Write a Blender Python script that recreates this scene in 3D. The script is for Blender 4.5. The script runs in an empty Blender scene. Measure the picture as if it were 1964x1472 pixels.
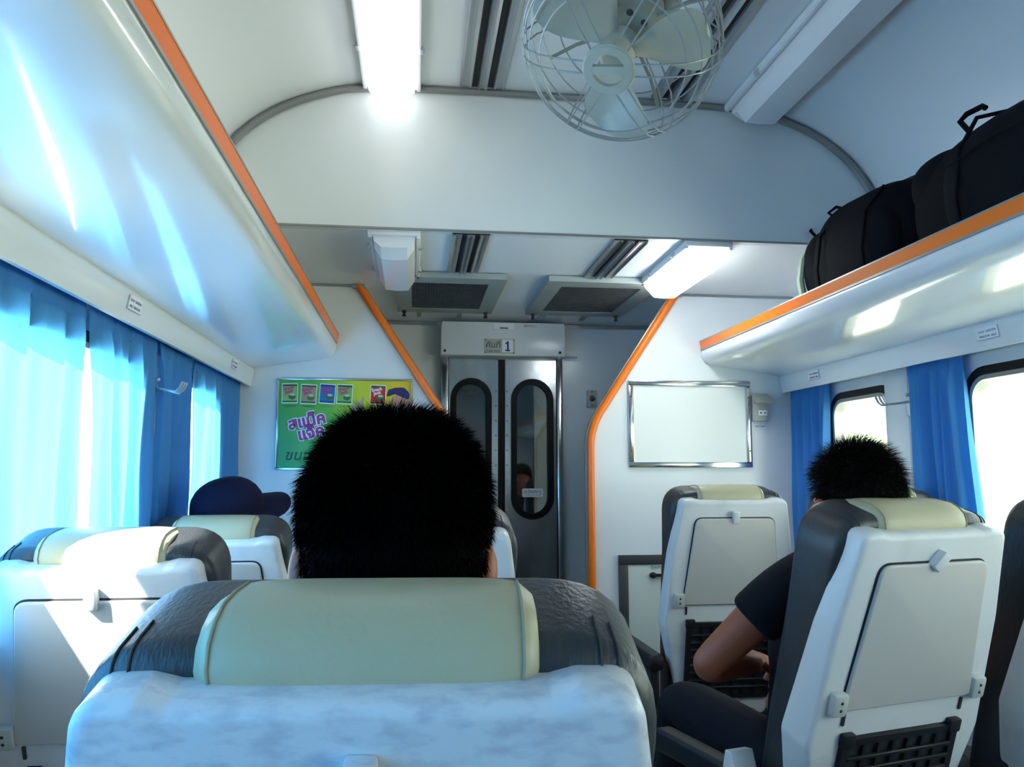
import bpy, bmesh, math, random
from mathutils import Vector, Matrix
from mathutils.bvhtree import BVHTree
R = math.radians
random.seed(7)
scn = bpy.context.scene
col = scn.collection

# ---------------------------------------------------------------- camera, sky, sun, exposure
cam_d = bpy.data.cameras.new('camera'); cam = bpy.data.objects.new('camera', cam_d); col.objects.link(cam)
cam.location = (-0.525, 0, 1.28)
cam.rotation_euler = (R(90 + 6.466), 0, R(-7.02))
cam_d.sensor_width = 36; cam_d.lens = 36 * 1500 / 1964; cam_d.clip_start = 0.02
scn.camera = cam
scn.view_settings.view_transform = 'Standard'; scn.view_settings.look = 'None'
scn.view_settings.exposure = 0.38; scn.view_settings.gamma = 1; scn.view_settings.use_curve_mapping = False
w = bpy.data.worlds.new('overcast_sky'); scn.world = w; w.use_nodes = True
bg = w.node_tree.nodes['Background']; bg.inputs[0].default_value = (.80, .93, 1, 1); bg.inputs[1].default_value = 6.0
sd = bpy.data.lights.new('sun', 'SUN'); sd.energy = 40; sd.angle = R(1.2); sd.color = (1, .95, .86)
sun = bpy.data.objects.new('sun', sd); col.objects.link(sun)
sun.rotation_euler = Vector((.60, .42, -.58)).to_track_quat('-Z', 'Y').to_euler()

# ---------------------------------------------------------------- materials
MATS = {}
def mat(name, c, rough=.5, metal=0, spec=.5, bump=None, var=None, coat=0, emit=None):
    """Principled material; bump=(scale, strength[, kind]); var=(scale, dark colour, lo, hi) for stains and grain"""
    m = bpy.data.materials.new(name); m.use_nodes = True; nt = m.node_tree; b = nt.nodes['Principled BSDF']
    b.inputs['Base Color'].default_value = (*c, 1); b.inputs['Roughness'].default_value = rough
    b.inputs['Metallic'].default_value = metal; b.inputs['Specular IOR Level'].default_value = spec
    b.inputs['Coat Weight'].default_value = coat; b.inputs['Coat Roughness'].default_value = .06
    tc = nt.nodes.new('ShaderNodeTexCoord')
    if var:
        n = nt.nodes.new('ShaderNodeTexNoise'); n.inputs['Scale'].default_value = var[0]; n.inputs['Detail'].default_value = 6
        r = nt.nodes.new('ShaderNodeValToRGB'); r.color_ramp.elements[0].position = var[2]; r.color_ramp.elements[1].position = var[3]
        r.color_ramp.elements[0].color = (*var[1], 1); r.color_ramp.elements[1].color = (*c, 1)
        if len(var) > 4:
            mp = nt.nodes.new('ShaderNodeMapping'); mp.inputs['Scale'].default_value = var[4]
            nt.links.new(tc.outputs['Object'], mp.inputs[0]); nt.links.new(mp.outputs[0], n.inputs['Vector'])
        else: nt.links.new(tc.outputs['Object'], n.inputs['Vector'])
        nt.links.new(n.outputs['Fac'], r.inputs[0]); nt.links.new(r.outputs[0], b.inputs['Base Color'])
    if bump:
        if len(bump) > 2 and bump[2] == 'voronoi':
            n = nt.nodes.new('ShaderNodeTexVoronoi'); n.feature = 'DISTANCE_TO_EDGE'; o = n.outputs['Distance']
        else:
            n = nt.nodes.new('ShaderNodeTexNoise'); n.inputs['Detail'].default_value = 4; o = n.outputs['Fac']
        n.inputs['Scale'].default_value = bump[0]
        bp = nt.nodes.new('ShaderNodeBump'); bp.inputs['Strength'].default_value = bump[1]; bp.inputs['Distance'].default_value = .004
        if len(bump) > 3:
            mp = nt.nodes.new('ShaderNodeMapping'); mp.inputs['Scale'].default_value = bump[3]
            nt.links.new(tc.outputs['Object'], mp.inputs[0]); nt.links.new(mp.outputs[0], n.inputs['Vector'])
        else: nt.links.new(tc.outputs['Object'], n.inputs['Vector'])
        nt.links.new(o, bp.inputs['Height']); nt.links.new(bp.outputs[0], b.inputs['Normal'])
    if emit:
        b.inputs['Emission Color'].default_value = (*emit[0], 1); b.inputs['Emission Strength'].default_value = emit[1]
    MATS[name] = m; return m

mat('laminate', (.80, .82, .82), .22, spec=.5, bump=(3, .03), var=(2.2, (.74, .77, .77), .3, .6))
mat('ceiling_paint', (.84, .86, .87), .30, bump=(3, .03))
mat('rack_plastic', (.82, .84, .85), .16, spec=.7, bump=(2.5, .02), coat=.6)
mat('orange', (1.0, .20, .008), .32)
mat('grey_trim', (.30, .29, .28), .35, metal=.3)
mat('aluminium', (.42, .43, .44), .30, metal=.85, bump=(30, .1))
mat('dark_gap', (.015, .016, .018), .7)
mat('stainless', (.62, .63, .62), .19, metal=.92, bump=(9, .25), var=(5, (.36, .38, .38), .3, .65, (1, 1, .4)))
mat('chrome_frame', (.62, .63, .63), .16, metal=1)
mat('rubber', (.006, .006, .007), .5, spec=.2)
mat('floor_vinyl', (.10, .11, .11), .5, var=(14, (.06, .065, .065), .3, .7))
mat('shell_plastic', (.74, .74, .74), .36, bump=(220, .05), var=(7, (.60, .61, .63), .30, .46))
mat('shell_worn', (.74, .75, .76), .30, bump=(160, .12), var=(85, (.58, .59, .63), .34, .54, (.5, 1, 1)))
mat('tray_plastic', (.61, .575, .535), .45, bump=(300, .05))
mat('leather', (.032, .034, .038), .38, spec=.5, bump=(150, .28, 'noise', (1.5, 1, .35)))
mat('beige_leather', (.50, .455, .29), .42, bump=(170, .10))
mat('stitch', (.035, .035, .035), .7)
mat('stitch_beige', (.36, .33, .23), .7)
mat('black_plastic', (.009, .010, .012), .5, spec=.35)
mat('metal_dark', (.09, .09, .095), .45, metal=.6)
mat('hinge_grey', (.52, .53, .50), .5)
mat('fan_cream', (.42, .43, .37), .35, bump=(40, .05), var=(6, (.33, .34, .29), .3, .55))
mat('fan_wire', (.34, .36, .36), .35, metal=.3)
mat('fan_motor', (.25, .27, .24), .42)
mat('vent_grey', (.34, .37, .35), .5)
mat('unlit_diffuser', (.86, .86, .88), .2, coat=.4)
mat('lamp_white', (.80, .82, .84), .4)
mat('tube_light', (.95, .97, 1), .3, emit=((.93, .98, 1), 2.4))
mat('tube_light_near_door', (.95, .97, 1), .3, emit=((.90, .98, 1), 13))
mat('sign_metal', (.48, .47, .40), .35, metal=.4)
mat('white_print', (.86, .87, .88), .5)
mat('blue_print', (.02, .03, .22), .5)
mat('ink', (.02, .022, .03), .5)
mat('grey_ink', (.22, .24, .38), .6)
mat('board_white', (.84, .86, .83), .25)
mat('cabinet_panel', (.62, .65, .58), .4)
mat('socket_grey', (.46, .46, .40), .4)
mat('hook_metal', (.60, .62, .64), .3, metal=.7)
mat('skin', (.35, .090, .040), .5, bump=(300, .08))
mat('ear_skin', (.55, .16, .10), .5)
mat('hair', (.0015, .0015, .0018), .7, spec=.03)
mat('hair_brown', (.007, .0048, .0035), .5, spec=.15)
mat('black_tee', (.006, .007, .010), .9, spec=.2, bump=(200, .1))
mat('dark_jeans', (.006, .007, .012), .85, spec=.2)
mat('grey_shirt', (.05, .06, .09), .9)
mat('navy_cap', (.004, .005, .026), .85, spec=.2)
mat('eye_white', (.8, .8, .78), .3)
mat('lip', (.35, .1, .08), .5)
mat('bag_fabric', (.003, .0036, .005), .85, spec=.12, bump=(160, .25))
mat('bag_panel', (.0045, .005, .007), .85, spec=.12, bump=(200, .25))
mat('bag_strap', (.004, .004, .005), .8, spec=.15)
mat('bag_stripe', (.45, .55, .36), .5)
mat('maroon', (.06, .012, .02), .7)
mat('leaf', (.34, .44, .16), .6, var=(1.5, (.20, .30, .08), .35, .65))  # greens lightened so the overexposed daylight sits in the leaf colour
mat('bark', (.12, .09, .06), .9)
mat('ground', (.60, .58, .50), .9, var=(.6, (.42, .44, .30), .4, .6))
for n, c in dict(pack_green=(.30, .48, .14), pack_brown=(.42, .33, .16), pack_blue=(.02, .16, .42), pack_lime=(.22, .45, .10), pack_red=(.62, .02, .02),
                 logo_pink=(.62, .03, .22), logo_purple=(.16, .03, .30), bowl=(.05, .17, .05), print_skin=(.55, .28, .18), print_cap=(.03, .02, .12),
                 print_white=(.86, .88, .84), print_hand=(.42, .36, .22), dark_green=(.02, .10, .03), chips=(.55, .62, .42)).items(): mat(n, c, .4)

def poster_mat():
    m = bpy.data.materials.new('poster_print'); m.use_nodes = True; nt = m.node_tree; b = nt.nodes['Principled BSDF']
    tc = nt.nodes.new('ShaderNodeTexCoord'); sp = nt.nodes.new('ShaderNodeSeparateXYZ'); nt.links.new(tc.outputs['Object'], sp.inputs[0])
    r = nt.nodes.new('ShaderNodeValToRGB'); e = r.color_ramp.elements
    e[0].position = 0; e[0].color = (.03, .34, .10, 1); e[1].position = 1; e[1].color = (.86, .55, .03, 1)
    x = e.new(.42); x.color = (.13, .45, .05, 1); x = e.new(.68); x.color = (.62, .68, .03, 1)
    ma = nt.nodes.new('ShaderNodeMath'); ma.operation = 'MULTIPLY_ADD'; ma.inputs[1].default_value = 1.3; ma.inputs[2].default_value = .48
    mz = nt.nodes.new('ShaderNodeMath'); mz.operation = 'MULTIPLY_ADD'; mz.inputs[1].default_value = .7
    nt.links.new(sp.outputs[0], ma.inputs[0]); nt.links.new(sp.outputs[2], mz.inputs[0]); nt.links.new(ma.outputs[0], mz.inputs[2])
    nt.links.new(mz.outputs[0], r.inputs[0]); nt.links.new(r.outputs[0], b.inputs['Base Color']); b.inputs['Roughness'].default_value = .25
    MATS['poster_print'] = m
poster_mat()

def curtain_mat(name, c, t):
    m = bpy.data.materials.new(name); m.use_nodes = True; nt = m.node_tree; nt.nodes.clear()
    o = nt.nodes.new('ShaderNodeOutputMaterial'); d = nt.nodes.new('ShaderNodeBsdfDiffuse'); tr = nt.nodes.new('ShaderNodeBsdfTranslucent'); mx = nt.nodes.new('ShaderNodeMixShader')
    n = nt.nodes.new('ShaderNodeTexNoise'); n.inputs['Scale'].default_value = 6; n.inputs['Detail'].default_value = 3
    tc = nt.nodes.new('ShaderNodeTexCoord'); mp = nt.nodes.new('ShaderNodeMapping'); mp.inputs['Scale'].default_value = (4, 8, .3)
    nt.links.new(tc.outputs['Object'], mp.inputs[0]); nt.links.new(mp.outputs[0], n.inputs['Vector'])
    r = nt.nodes.new('ShaderNodeValToRGB'); r.color_ramp.elements[0].color = (*[v * .85 for v in c], 1); r.color_ramp.elements[1].color = (*c, 1)
    nt.links.new(n.outputs['Fac'], r.inputs[0]); nt.links.new(r.outputs[0], d.inputs[0]); tr.inputs[0].default_value = (*t, 1)
    mx.inputs[0].default_value = .5; nt.links.new(d.outputs[0], mx.inputs[1]); nt.links.new(tr.outputs[0], mx.inputs[2]); nt.links.new(mx.outputs[0], o.inputs[0])
    MATS[name] = m
curtain_mat('curtain_blue', (.14, .45, .80), (.085, .37, .93))
def glass_mat(name, tint, fac, veil=0):
    m = bpy.data.materials.new(name); m.use_nodes = True; nt = m.node_tree; nt.nodes.clear()
    o = nt.nodes.new('ShaderNodeOutputMaterial'); g = nt.nodes.new('ShaderNodeBsdfGlossy'); t = nt.nodes.new('ShaderNodeBsdfTransparent'); mx = nt.nodes.new('ShaderNodeMixShader')
    g.inputs['Roughness'].default_value = .02; t.inputs[0].default_value = (*tint, 1)
    mx.inputs[0].default_value = fac; nt.links.new(t.outputs[0], mx.inputs[1]); nt.links.new(g.outputs[0], mx.inputs[2]); 
    if veil:                                   # added whitish veil washes out the overexposed view outside
        tl = nt.nodes.new('ShaderNodeBsdfTranslucent'); tl.inputs[0].default_value = (.9, .95, .88, 1); m2 = nt.nodes.new('ShaderNodeMixShader'); m2.inputs[0].default_value = veil
        nt.links.new(mx.outputs[0], m2.inputs[1]); nt.links.new(tl.outputs[0], m2.inputs[2]); mx = m2
    nt.links.new(mx.outputs[0], o.inputs[0])
    MATS[name] = m
glass_mat('window_glass', (.95, .98, .94), .05, .14)
glass_mat('door_glass', (.34, .37, .37), .13)

# ---------------------------------------------------------------- mesh helpers
class MB:
    def __init__(s): s.bm = bmesh.new()
    def add(s, vs, fs, M=None):
        vv = [s.bm.verts.new(M @ Vector(v) if M else v) for v in vs]
        for f in fs:
            try: s.bm.faces.new([vv[i] for i in f])
            except ValueError: pass
        return s
    def merge(s, bm2, M=None):
        if M: bmesh.ops.transform(bm2, matrix=M, verts=bm2.verts)
        me = bpy.data.meshes.new('tmp'); bm2.to_mesh(me); bm2.free(); s.bm.from_mesh(me); bpy.data.meshes.remove(me); return s
    def box(s, a, b, M=None, r=0, seg=2):
        """box from corner a to corner b, edges rounded by r"""
        t = bmesh.new(); bmesh.ops.create_cube(t, size=1)
        for v in t.verts: v.co = Vector([(a[i] + b[i]) / 2 + v.co[i] * (b[i] - a[i]) for i in range(3)])
        if r: bmesh.ops.bevel(t, geom=list(t.edges), offset=r, segments=seg, profile=.5, affect='EDGES')
        return s.merge(t, M)
    def slab(s, outline, w0, w1, r=0, seg=3, M=None, both=True):
        """outline (x, z) extruded along y from w0 to w1; edges of the caps rounded"""
        t = bmesh.new(); n = len(outline)
        A = [t.verts.new((x, w0, z)) for x, z in outline]; B = [t.verts.new((x, w1, z)) for x, z in outline]
        fa = t.faces.new(A); fb = t.faces.new(B[::-1])
        for i in range(n): t.faces.new([A[i], B[i], B[(i + 1) % n], A[(i + 1) % n]])
        bmesh.ops.recalc_face_normals(t, faces=t.faces)
        if r:
            ed = list(fa.edges) + (list(fb.edges) if both else [])
            bmesh.ops.bevel(t, geom=ed, offset=r, segments=seg, profile=.5, affect='EDGES', clamp_overlap=True)
        return s.merge(t, M)
    def ring(s, outer, inner, w0, w1, M=None):
        """frame between two outlines of equal point count, in the xz plane, thickness along y"""
        n = len(outer); vs = [(x, w0, z) for x, z in outer] + [(x, w0, z) for x, z in inner] + [(x, w1, z) for x, z in outer] + [(x, w1, z) for x, z in inner]
        fs = []
        for i in range(n):
            j = (i + 1) % n
            fs += [(i, j, n + j, n + i), (2 * n + j, 2 * n + i, 3 * n + i, 3 * n + j), (i, 2 * n + i, 2 * n + j, j), (n + j, 3 * n + j, 3 * n + i, n + i)]
        return s.add(vs, fs, M)
    def tube(s, pts, r, n=8, closed=False, M=None, rr=None):
        pts = [Vector(p) for p in pts]; k = len(pts); vs = []; up = None
        for i, p in enumerate(pts):
            a = pts[(i - 1) % k] if (closed or i) else p; b = pts[(i + 1) % k] if (closed or i < k - 1) else p
            d = (b - a).normalized()
            if up is None: up = d.orthogonal().normalized()
            up = (up - d * up.dot(d)); up = up.normalized() if up.length > 1e-6 else d.orthogonal().normalized()
            sd_ = d.cross(up); q = rr[i] if rr else r
            for j in range(n):
                t = 2 * math.pi * j / n; vs.append(p + (up * math.cos(t) + sd_ * math.sin(t)) * q)
        fs = []
        for i in range(k if closed else k - 1):
            i2 = (i + 1) % k
            for j in range(n): fs.append((i * n + j, i * n + (j + 1) % n, i2 * n + (j + 1) % n, i2 * n + j))
        if not closed: fs += [tuple(range(n))[::-1], tuple(range((k - 1) * n, k * n))]
        return s.add(vs, fs, M)
    def lathe(s, prof, n=24, M=None):
        """profile (radius, height) turned about z"""
        vs = []; fs = []; k = len(prof)
        for r_, z in prof:
            for j in range(n): t = 2 * math.pi * j / n; vs.append((r_ * math.cos(t), r_ * math.sin(t), z))
        for i in range(k - 1):
            for j in range(n): fs.append((i * n + j, i * n + (j + 1) % n, (i + 1) * n + (j + 1) % n, (i + 1) * n + j))
        fs += [tuple(range(n))[::-1], tuple(range((k - 1) * n, k * n))]
        return s.add(vs, fs, M)
    def ell(s, c, r, nu=20, nv=12, e=1.0, M=None, fn=None):
        """(super)ellipsoid"""
        vs = []; fs = []
        sg = lambda v: math.copysign(abs(v) ** e, v)
        for i in range(nv + 1):
            p = -math.pi / 2 + math.pi * i / nv
            for j in range(nu):
                t = 2 * math.pi * j / nu
                v = Vector((sg(math.cos(p)) * sg(math.cos(t)) * r[0], sg(math.cos(p)) * sg(math.sin(t)) * r[1], sg(math.sin(p)) * r[2]))
                if fn: v = fn(v)
                vs.append(v + Vector(c))
        for i in range(nv):
            for j in range(nu): fs.append((i * nu + j, i * nu + (j + 1) % nu, (i + 1) * nu + (j + 1) % nu, (i + 1) * nu + j))
        t = bmesh.new(); vv = [t.verts.new(v) for v in vs]
        for f in fs: t.faces.new([vv[q] for q in f])
        bmesh.ops.remove_doubles(t, verts=t.verts, dist=1e-5)
        return s.merge(t, M)
    def build(s, name, m, parent=None, sharp=38, kind=None, flat=False):
        bmesh.ops.recalc_face_normals(s.bm, faces=s.bm.faces)
        me = bpy.data.meshes.new(name); s.bm.to_mesh(me); s.bm.free()
        if not flat:
            me.polygons.foreach_set('use_smooth', [True] * len(me.polygons)); me.set_sharp_from_angle(angle=R(sharp))
        me.materials.append(MATS[m] if isinstance(m, str) else m)
        o = bpy.data.objects.new(name, me); col.objects.link(o)
        if parent: o.parent = parent
        if kind: o['kind'] = kind
        return o

def tag(o, label, cat, group=None):
    o['label'] = label; o['category'] = cat
    if group: o['group'] = group
    return o
def thing(name, label, cat, loc=(0, 0, 0), rot=(0, 0, 0), group=None):
    o = bpy.data.objects.new(name, None); o.empty_display_size = .1; col.objects.link(o); o.location = loc; o.rotation_euler = rot
    return tag(o, label, cat, group)
def root_struct(name, loc=(0, 0, 0)):
    o = bpy.data.objects.new(name, None); col.objects.link(o); o.location = loc; o['kind'] = 'structure'; return o
def struct(mb, name, m, **k): return mb.build(name, m, kind='structure', **k)
def dup(root, loc=None, rot=None, label=None):
    r = root.copy(); col.objects.link(r)
    if loc: r.location = loc
    if rot: r.rotation_euler = rot
    if label: r['label'] = label
    for ch in root.children:
        c = ch.copy(); col.objects.link(c); c.parent = r
        for g in ch.children:
            d = g.copy(); col.objects.link(d); d.parent = c
    return r
def rrect(x0, x1, z0, z1, r, n=6, rs=None):
    """rounded rectangle outline; rs = radii for (br, tr, tl, bl)"""
    rs = rs or (r, r, r, r); out = []
    for (cx, cz, a0, q) in ((x1 - rs[0], z0 + rs[0], -90, rs[0]), (x1 - rs[1], z1 - rs[1], 0, rs[1]), (x0 + rs[2], z1 - rs[2], 90, rs[2]), (x0 + rs[3], z0 + rs[3], 180, rs[3])):
        for i in range(n + 1): t = R(a0 + 90 * i / n); out.append((cx + q * math.cos(t), cz + q * math.sin(t)))
    return out
def trapezoid(w0, w1, z0, z1, rb, rt, n=6):
    """symmetric outline of half width w0 at z0 and w1 at z1 with rounded corners"""
    P = [(-w0, z0, rb), (w0, z0, rb), (w1, z1, rt), (-w1, z1, rt)]; return round_poly(P, n)
def round_poly(P, n=6):
    out = []; k = len(P)
    for i in range(k):
        p = Vector(P[i][:2]); a = (Vector(P[i - 1][:2]) - p); b = (Vector(P[(i + 1) % k][:2]) - p); r = P[i][2]
        if r <= 0: out.append(tuple(p)); continue
        an = a.normalized(); bn = b.normalized(); half = an.angle(bn) / 2; d = min(r / math.tan(half), a.length * .48, b.length * .48)
        s_ = p + an * d; e_ = p + bn * d
        for j in range(n + 1):
            t = j / n; out.append(tuple(s_ * (1 - t) ** 2 + p * 2 * t * (1 - t) + e_ * t * t))
    return out
def text(body, size, M, m, name, parent, ext=.0004, shear=0, bold=0):
    cu = bpy.data.curves.new('t', 'FONT'); cu.body = body; cu.size = size; cu.align_x = 'CENTER'; cu.align_y = 'CENTER'; cu.extrude = ext; cu.shear = shear; cu.offset = bold
    cu.resolution_u = 3
    o = bpy.data.objects.new('t', cu); col.objects.link(o); bpy.context.view_layer.update()
    me = bpy.data.meshes.new_from_object(o.evaluated_get(bpy.context.evaluated_depsgraph_get()))
    bpy.data.objects.remove(o); bpy.data.curves.remove(cu)
    me.transform(M); me.name = name; me.materials.clear(); me.materials.append(MATS[m])
    ob = bpy.data.objects.new(name, me); col.objects.link(ob)
    if parent: ob.parent = parent
    return ob
def face_back(x, y, z, rot=0):          # text plane that looks back down the car (towards -Y)
    return Matrix.Translation((x, y, z)) @ Matrix.Rotation(R(90), 4, 'X') @ Matrix.Rotation(R(rot), 4, 'Z')

# ---------------------------------------------------------------- the carriage shell
HW = 1.35; Y0 = -2.6; YB = 2.78; YP = 3.66; YE = 4.53; ZL = 2.155
PROF = [(0, 2.70), (.40, 2.70), (.74, 2.69), (.90, 2.655), (1.04, 2.595), (1.15, 2.515), (1.23, 2.42), (1.29, 2.30), (1.33, 2.15), (1.35, 1.98)]
arc = [(-x, z) for x, z in PROF[::-1]] + PROF[1:]
def smooth_arc(P, n=4):
    out = []
    for i in range(len(P) - 1):
        p0 = Vector(P[max(i - 1, 0)]); p1 = Vector(P[i]); p2 = Vector(P[i + 1]); p3 = Vector(P[min(i + 2, len(P) - 1)])
        for k in range(n):
            t = k / n; out.append(tuple(.5 * ((2 * p1) + (p2 - p0) * t + (2 * p0 - 5 * p1 + 4 * p2 - p3) * t * t + (3 * p1 - p0 - 3 * p2 + p3) * t ** 3)))
    return out + [P[-1]]
arc = smooth_arc(arc)
def sheet(mb, prof, y0, y1, th=.03):
    """thick sheet swept along Y from an open profile"""
    n = len(prof); off = []
    for i, (x, z) in enumerate(prof):
        a = Vector(prof[max(i - 1, 0)]); b = Vector(prof[min(i + 1, n - 1)]); d = (b - a).normalized(); off.append((x - d.y * th, z + d.x * th))
    loop = list(prof) + off[::-1]; k = len(loop)
    vs = [(x, y0, z) for x, z in loop] + [(x, y1, z) for x, z in loop]
    fs = [(i, (i + 1) % k, k + (i + 1) % k, k + i) for i in range(k)]
    fs += [(i, i + 1, k - 2 - i, k - 1 - i) for i in range(n - 1)] + [(k + i, k + k - 1 - i, k + k - 2 - i, k + i + 1) for i in range(n - 1)]
    return mb.add(vs, fs)
struct(MB().box((-HW - .1, Y0, -.06), (HW + .1, YE + 1.6, 0)), 'floor', 'floor_vinyl')
struct(sheet(MB(), arc, Y0, YB), 'ceiling', 'ceiling_paint')
struct(MB().box((-HW, YB + .04, ZL), (HW, YE + 1.6, ZL + .04)), 'ceiling_lower', 'ceiling_paint')
m = MB(); lo = [(-HW + .0, ZL)] + [(x, z) for x, z in arc if z > ZL] + [(HW - .0, ZL)]
struct(m.slab(lo, YB, YB + .04), 'wall_bulkhead', 'laminate')
struct(MB().slab([(-HW, 0)] + arc + [(HW, 0)], Y0 - .04, Y0), 'wall_back', 'laminate')
# bulkhead trims
ins = [(x * .985, z - .012) for x, z in arc if z > 2.2]
struct(MB().tube([(x, YB - .012, z) for x, z in ins], .014, 8), 'trim_1', 'grey_trim')
struct(MB().box((-HW, YB - .004, ZL - .002), (HW, YB + .004, ZL + .005)), 'trim_2', 'grey_trim')
# side walls with window openings
WZ0, WZ1 = .92, 1.63
WINS = [(2.84, 3.34), (1.28, 2.46), (-.15, 1.02), (-1.62, -.44)]
def side_wall(sx, name, first_w):
    m = MB(); x0, x1 = sorted((sx * HW, sx * (HW + .06)))
    m.box((x0, Y0, 0), (x1, YE + 1.6, WZ0)); m.box((x0, Y0, WZ1), (x1, YE + 1.6, 2.16))
    ys = sorted(WINS); prev = Y0
    for a, b in ys: m.box((x0, prev, WZ0), (x1, a, WZ1)); prev = b
    m.box((x0, prev, WZ0), (x1, YE + .1, WZ1))
    MW = Matrix(((0, 1, 0, 0), (1, 0, 0, 0), (0, 0, 1, 0), (0, 0, 0, 1)))
    for a, b in ys:                       # corner fillets of the openings
        n = 7; inner = rrect(a - .001, b + .001, WZ0 - .001, WZ1 + .001, .10, n - 1); outer = []
        for (cx, cz) in ((b, WZ0), (b, WZ1), (a, WZ1), (a, WZ0)): outer += [(cx, cz)] * n
        for q in range(4):
            o_ = outer[q * n]; seg = inner[q * n:(q + 1) * n]
            m.slab([o_] + seg, x0, x1, M=MW)
    o = struct(m, name, 'laminate')
    for i, (a, b) in enumerate(WINS):
        w_ = root_struct('window_%d' % (first_w + i))
        mid = sx * (HW + .03)
        f = MB().ring(rrect(a, b, WZ0, WZ1, .10), rrect(a + .035, b - .035, WZ0 + .035, WZ1 - .035, .075), min(sx * (HW - .012), sx * (HW + .04)), max(sx * (HW - .012), sx * (HW + .04)), M=MW)
        f.build('window_gasket', 'rubber', w_)
        f = MB().ring(rrect(a + .030, b - .030, WZ0 + .030, WZ1 - .030, .078), rrect(a + .045, b - .045, WZ0 + .045, WZ1 - .045, .065), min(sx * (HW - .016), sx * (HW + .03)), max(sx * (HW - .016), sx * (HW + .03)), M=MW)
        f.build('window_frame', 'grey_trim', w_)
        g = MB().slab(rrect(a + .04, b - .04, WZ0 + .04, WZ1 - .04, .068), mid - .003, mid + .003, M=MW); g.build('glass_pane', 'window_glass', w_)
    return o
side_wall(-1, 'wall_left', 1); side_wall(1, 'wall_right', 5)
# pillar cover panels between the windows
for sx, nm in ((-1, 'trim_3'), (1, 'trim_4')):
    a, b = sorted((sx * (HW - .022), sx * HW))
    struct(MB().box((a, 2.50, .5), (b, 2.748, 1.70), r=.004).box((a, 2.754, .5), (b, 2.90, 1.70), r=.004), nm, 'laminate')
# partitions either side of the passage
LBX, LTX, RBX, RTX = -.365, -.80, .30, .735
struct(MB().slab([(-HW, 0), (LBX, 0), (LBX, 1.49), (LTX, ZL), (-HW, ZL)], YP, YP + .03), 'wall_partition_left', 'laminate')
struct(MB().slab([(HW, 0), (RBX, 0), (RBX, 1.49), (RTX, ZL), (HW, ZL)], YP, YP + .03), 'wall_partition_right', 'laminate')
struct(MB().box((-HW, YP - .008, ZL - .012), (LTX, YP, ZL)).box((RTX, YP - .008, ZL - .012), (HW, YP, ZL)), 'trim_5', 'aluminium')
# end wall with the door opening
DX0, DX1, DZ = -.372, .305, 1.95
struct(MB().box((-HW, YE, 0), (DX0, YE + .05, ZL)).box((DX1, YE, 0), (HW, YE + .05, ZL)).box((DX0, YE, DZ), (DX1, YE + .05, ZL)), 'wall_end', 'laminate')
struct(MB().box((-HW, YE - .012, ZL - .022), (-.41, YE, ZL - .002)).box((.335, YE - .012, ZL - .022), (HW, YE, ZL - .002)), 'trim_6', 'aluminium')
# a little vestibule beyond the door
struct(MB().box((-.75, 5.9, 0), (.8, 5.94, ZL)).box((-.75, YE + .05, 0), (-.71, 5.94, ZL)).box((.76, YE + .05, 0), (.8, 5.1, ZL)), 'wall_vestibule', 'metal_dark')
struct(MB().box((.36, 5.82, .2), (.46, 5.89, 2.1)), 'bright_strip', 'white_print')  # white panel added to imitate a bright strip in the door window
for sx, nm in ((-1, 'trim_8'), (1, 'trim_9')):
    a = sx * 1.315; struct(MB().tube([(a, Y0, 1.715), (a, YP, 1.715)], .008, 6), nm, 'aluminium')

# ---------------------------------------------------------------- luggage racks
def rack(sx, xf, label):
    t = thing('luggage_rack', label, 'luggage rack', (0, 0, 0))
    y0, y1 = Y0 + .01, YP - .004
    S = lambda P: [(sx * x, z) for x, z in P]
    def ext(P, a=y0, b=y1): return MB().slab(S(P), a, b)
    under = [(1.262, 1.752), (1.18, 1.766), (xf + .07, 1.800), (xf + .035, 1.808), (xf + .015, 1.820), (xf + .004, 1.840), (xf, 1.864), (xf + .002, 1.872)]
    top = [(xf + .012, 1.905), (xf + .03, 1.872), (xf + .06, 1.85), (1.345, 1.80), (1.345, 1.785), (1.29, 1.775)]
    ext(under + [(xf + .012, 1.872)] + top[1:] + [(1.275, 1.77)]).build('shelf', 'rack_plastic', t, sharp=50)
    ext([(1.262, 1.752), (1.258, 1.740), (1.262, 1.715), (1.272, 1.668), (1.284, 1.668), (1.284, 1.772), (1.275, 1.770)]).build('valance', 'rack_plastic', t)
    ext([(xf - .002, 1.872), (xf + .012, 1.872), (xf + .012, 1.879), (xf - .002, 1.879)]).build('lip_line', 'grey_trim', t)
    ext([(xf - .001, 1.879), (xf + .012, 1.879), (xf + .006, 1.914), (xf - .006, 1.914)]).build('orange_strip', 'orange', t)
    ext([(xf - .007, 1.914), (xf + .007, 1.914), (xf + .007, 1.919), (xf - .007, 1.919)]).build('edge_rail', 'grey_trim', t)
    return t
rack(-1, .893, 'white luggage rack with orange edge above the closed blue curtains')
rack(1, .860, 'white luggage rack with orange edge carrying the black backpacks')

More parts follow.
